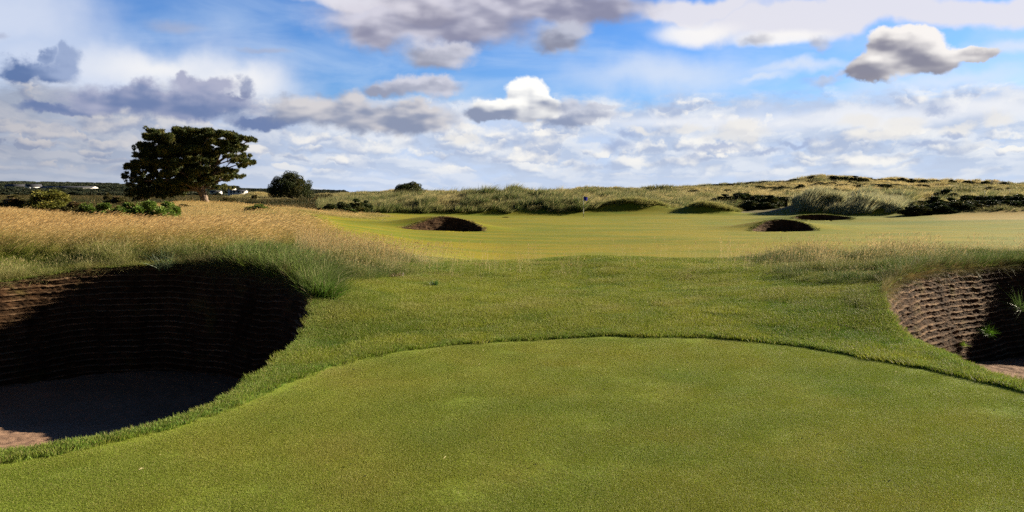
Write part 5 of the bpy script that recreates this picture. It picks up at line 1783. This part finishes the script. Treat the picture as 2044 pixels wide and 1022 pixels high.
house(17, 905, 22, 12, z_from_v(186.8, 905) - z_from_v(189.5, 905), 2.6, 0.25, 'white house with dark roof, leftmost on the far left hill', 5, z=z_from_v(189.5, 905))
house(33.5, 900, 15, 11, z_from_v(186.6, 900) - z_from_v(189.6, 900), 2.6, 0.75, 'white gabled house with dark roof, next to the long low building on the hill', 3, z=z_from_v(189.6, 900))
house(69, 900, 58, 14, 2.2, 1.6, 0.02, 'long low white building with a dark roof on the far hill', 12, z=z_from_v(189.8, 900))
house(232, 560, 4.2, 6, z_from_v(189.0, 560) - z_from_v(193, 560), 1.0, 0.1, 'tall narrow white house among the far dunes, right of the pine trunk', 1, 2, z=z_from_v(193, 560))
house(240, 555, 9, 6, z_from_v(191.4, 555) - z_from_v(193.3, 555), 0.8, 0.0, 'low white building beside the tall narrow one', 3, z=z_from_v(193.3, 555))
house(216, 565, 7, 6, z_from_v(191.9, 565) - z_from_v(193.3, 565), 0.7, 0.1, 'small low white cottage, left of the tall narrow house', 2, z=z_from_v(193.3, 565), name='cottage')

# ------------------------------------------------------------------ small plants near the camera
def tuft_thing(name, px, D, z, proto_kw, tintc, label, cat, scale=1.0, nrm=None):
    m = NT(name + '_blade')
    sp = m.n('ShaderNodeSeparateColor'); m.l(m.attr('bl').outputs['Color'], sp.inputs[0])
    c = m.mix(sp.outputs[1], tuple(v * 0.7 for v in tintc), tuple(v * 1.35 for v in tintc))
    p = m.princ(c, 0.45, 0.35)
    tr = m.n('ShaderNodeBsdfTranslucent'); m.l(c, tr.inputs['Color'])
    mx = m.n('ShaderNodeMixShader'); mx.inputs[0].default_value = 0.35
    m.l(p, mx.inputs[1]); m.l(tr.outputs[0], mx.inputs[2])
    mat = m.done(mx.outputs[0])
    o = make_blades(name, mat=mat, **proto_kw)
    link(o)
    x, y = W(px, D)
    o.location = (x, y, z)
    o.scale = (scale,) * 3
    if nrm is not None:
        o.rotation_euler = Vector(nrm).to_track_quat('Z', 'Y').to_euler()
    tag(o, label, cat)
    return o


tuft_thing('grass_tuft', 988, 14.15, z_from_v(333, 14.15), dict(n=260, rad=0.06, h=0.14, hvar=0.5, w=0.004, lean=0.9, curve=0.6, seed=301), (0.09, 0.20, 0.018),
           'bright green tuft growing out of the brown sod wall', 'grass tuft', 1.0, (-0.35, -0.8, 0.6))
tuft_thing('grass_tuft', 1020, 14.55, z_from_v(308, 14.55), dict(n=110, rad=0.08, h=0.34, hvar=0.6, w=0.005, lean=0.9, curve=0.9, seed=302), (0.08, 0.14, 0.035),
           'long-bladed green tuft hanging from the sod wall at the right frame edge', 'grass tuft', 1.0, (-0.3, -0.8, 0.6))
tuft_thing('grass_tuft', 164, 13.15, z_from_v(269, 13.15), dict(n=90, rad=0.10, h=0.36, hvar=0.4, w=0.008, lean=0.7, curve=0.5, seed=303), (0.12, 0.17, 0.09),
           'pale blue-green tuft at the top of the shaded sod wall', 'grass tuft', 1.0, (0.1, -0.5, 0.9))
tuft_thing('grass_tuft', 964, 13.5, z_from_v(346, 13.5), dict(n=40, rad=0.03, h=0.08, hvar=0.5, w=0.005, lean=0.9, curve=0.6, seed=304), (0.16, 0.26, 0.03),
           'tiny green sprout low on the brown sod wall', 'grass tuft', 1.0, (-0.3, -0.8, 0.6))
# dead plant in the left wing of the ridge, dark weed beside it
xx, yy = W(396, 13.6); zz_ = float(height(np.array([xx]), np.array([yy]))[0])
tuft_thing('dead_plant', 396, 13.6, zz_ + 0.03, dict(n=70, rad=0.13, h=0.09, hvar=0.6, w=0.010, lean=1.3, curve=0.4, seed=305), (0.20, 0.15, 0.09),
           'withered brown plant in the green grass at the left end of the ridge', 'dead plant')
xx, yy = W(434, 13.0); zz_ = float(height(np.array([xx]), np.array([yy]))[0])
tuft_thing('weed', 434, 13.0, zz_ + 0.02, dict(n=60, rad=0.06, h=0.12, hvar=0.5, w=0.010, lean=0.7, curve=0.4, seed=306), (0.06, 0.12, 0.03),
           'dark green weed standing alone in the ridge turf right of the withered plant', 'weed')


g = np.random.default_rng(77)
V, Q = [], []
for i in range(90):
    yy = g.uniform(3.4, 9.0); xx = g.uniform(-0.55, 0.6) * yy
    if yy < 4.6 or green_sd(np.array([xx]), np.array([yy]))[0] > -0.2:
        continue
    a = g.normal(0.3, 0.6); L = g.uniform(0.01, 0.032); wd = g.uniform(0.001, 0.002)
    zz = float(height(np.array([xx]), np.array([yy]))[0]) + 0.012
    ca, sa = math.cos(a) * L, math.sin(a) * L
    k = len(V)
    V += [(xx - sa * wd / L, yy + ca * wd / L, zz), (xx + sa * wd / L, yy - ca * wd / L, zz), (xx + ca, yy + sa, zz + g.uniform(0, 0.012)), (xx + ca * .5, yy + sa * .5 + wd, zz + 0.010)]
    Q.append((k, k + 1, k + 2, k + 3))
tag(obj('grass_clippings', mesh_np('grass_clippings', np.array(V), np.array(Q), None, mat_plain('dry_clipping', (0.38, 0.34, 0.18), 0.8, 0.05))), 'pale dry clippings scattered on the mown green', 'clippings', kind='stuff')


def lump(name, px, D, s, mat, label, cat, dz=0.0, seed=0):
    g = np.random.default_rng(seed)
    n1, n2 = 12, 7
    V = []
    for i in range(n2):
        ph = math.pi * i / (n2 - 1)
        for k in range(n1):
            a = 2 * math.pi * k / n1
            r = 1 + 0.25 * g.uniform(-1, 1) * (0 < i < n2 - 1)
            V.append((s[0] * r * math.sin(ph) * math.cos(a), s[1] * r * math.sin(ph) * math.sin(a), s[2] * math.cos(ph) * r))
    idm = np.arange(n1 * n2).reshape(n2, n1); j = np.roll(np.arange(n1), -1)
    q = np.stack([idm[:-1], idm[1:], idm[1:][:, j], idm[:-1][:, j]], -1).reshape(-1, 4)
    x, y = W(px, D); z = float(height(np.array([x]), np.array([y]))[0])
    o = obj(name, mesh_np(name, np.array(V), q, None, mat, True))
    o.location = (x, y, z + dz)
    return tag(o, label, cat)


M_SOIL = mat_plain('dark_soil', (0.05, 0.035, 0.022), 0.95, 0.05, 0.3, 30, 0.5)
lump('divot', 416.5, 38.0, (0.14, 0.10, 0.03), M_SOIL, 'dark divot on the fairway beyond the ridge, left of centre', 'divot', 0.0, 1)
lump('divot', 506, 84.0, (0.40, 0.20, 0.07), M_SOIL, 'dark scrap of turf at the far edge of the green below the marram bank', 'divot', 0.0, 2)
lump('divot', 768, 36.5, (0.10, 0.08, 0.03), M_SOIL, 'small dark divot on the fairway right of centre above the seed stems', 'divot', 0.0, 3)
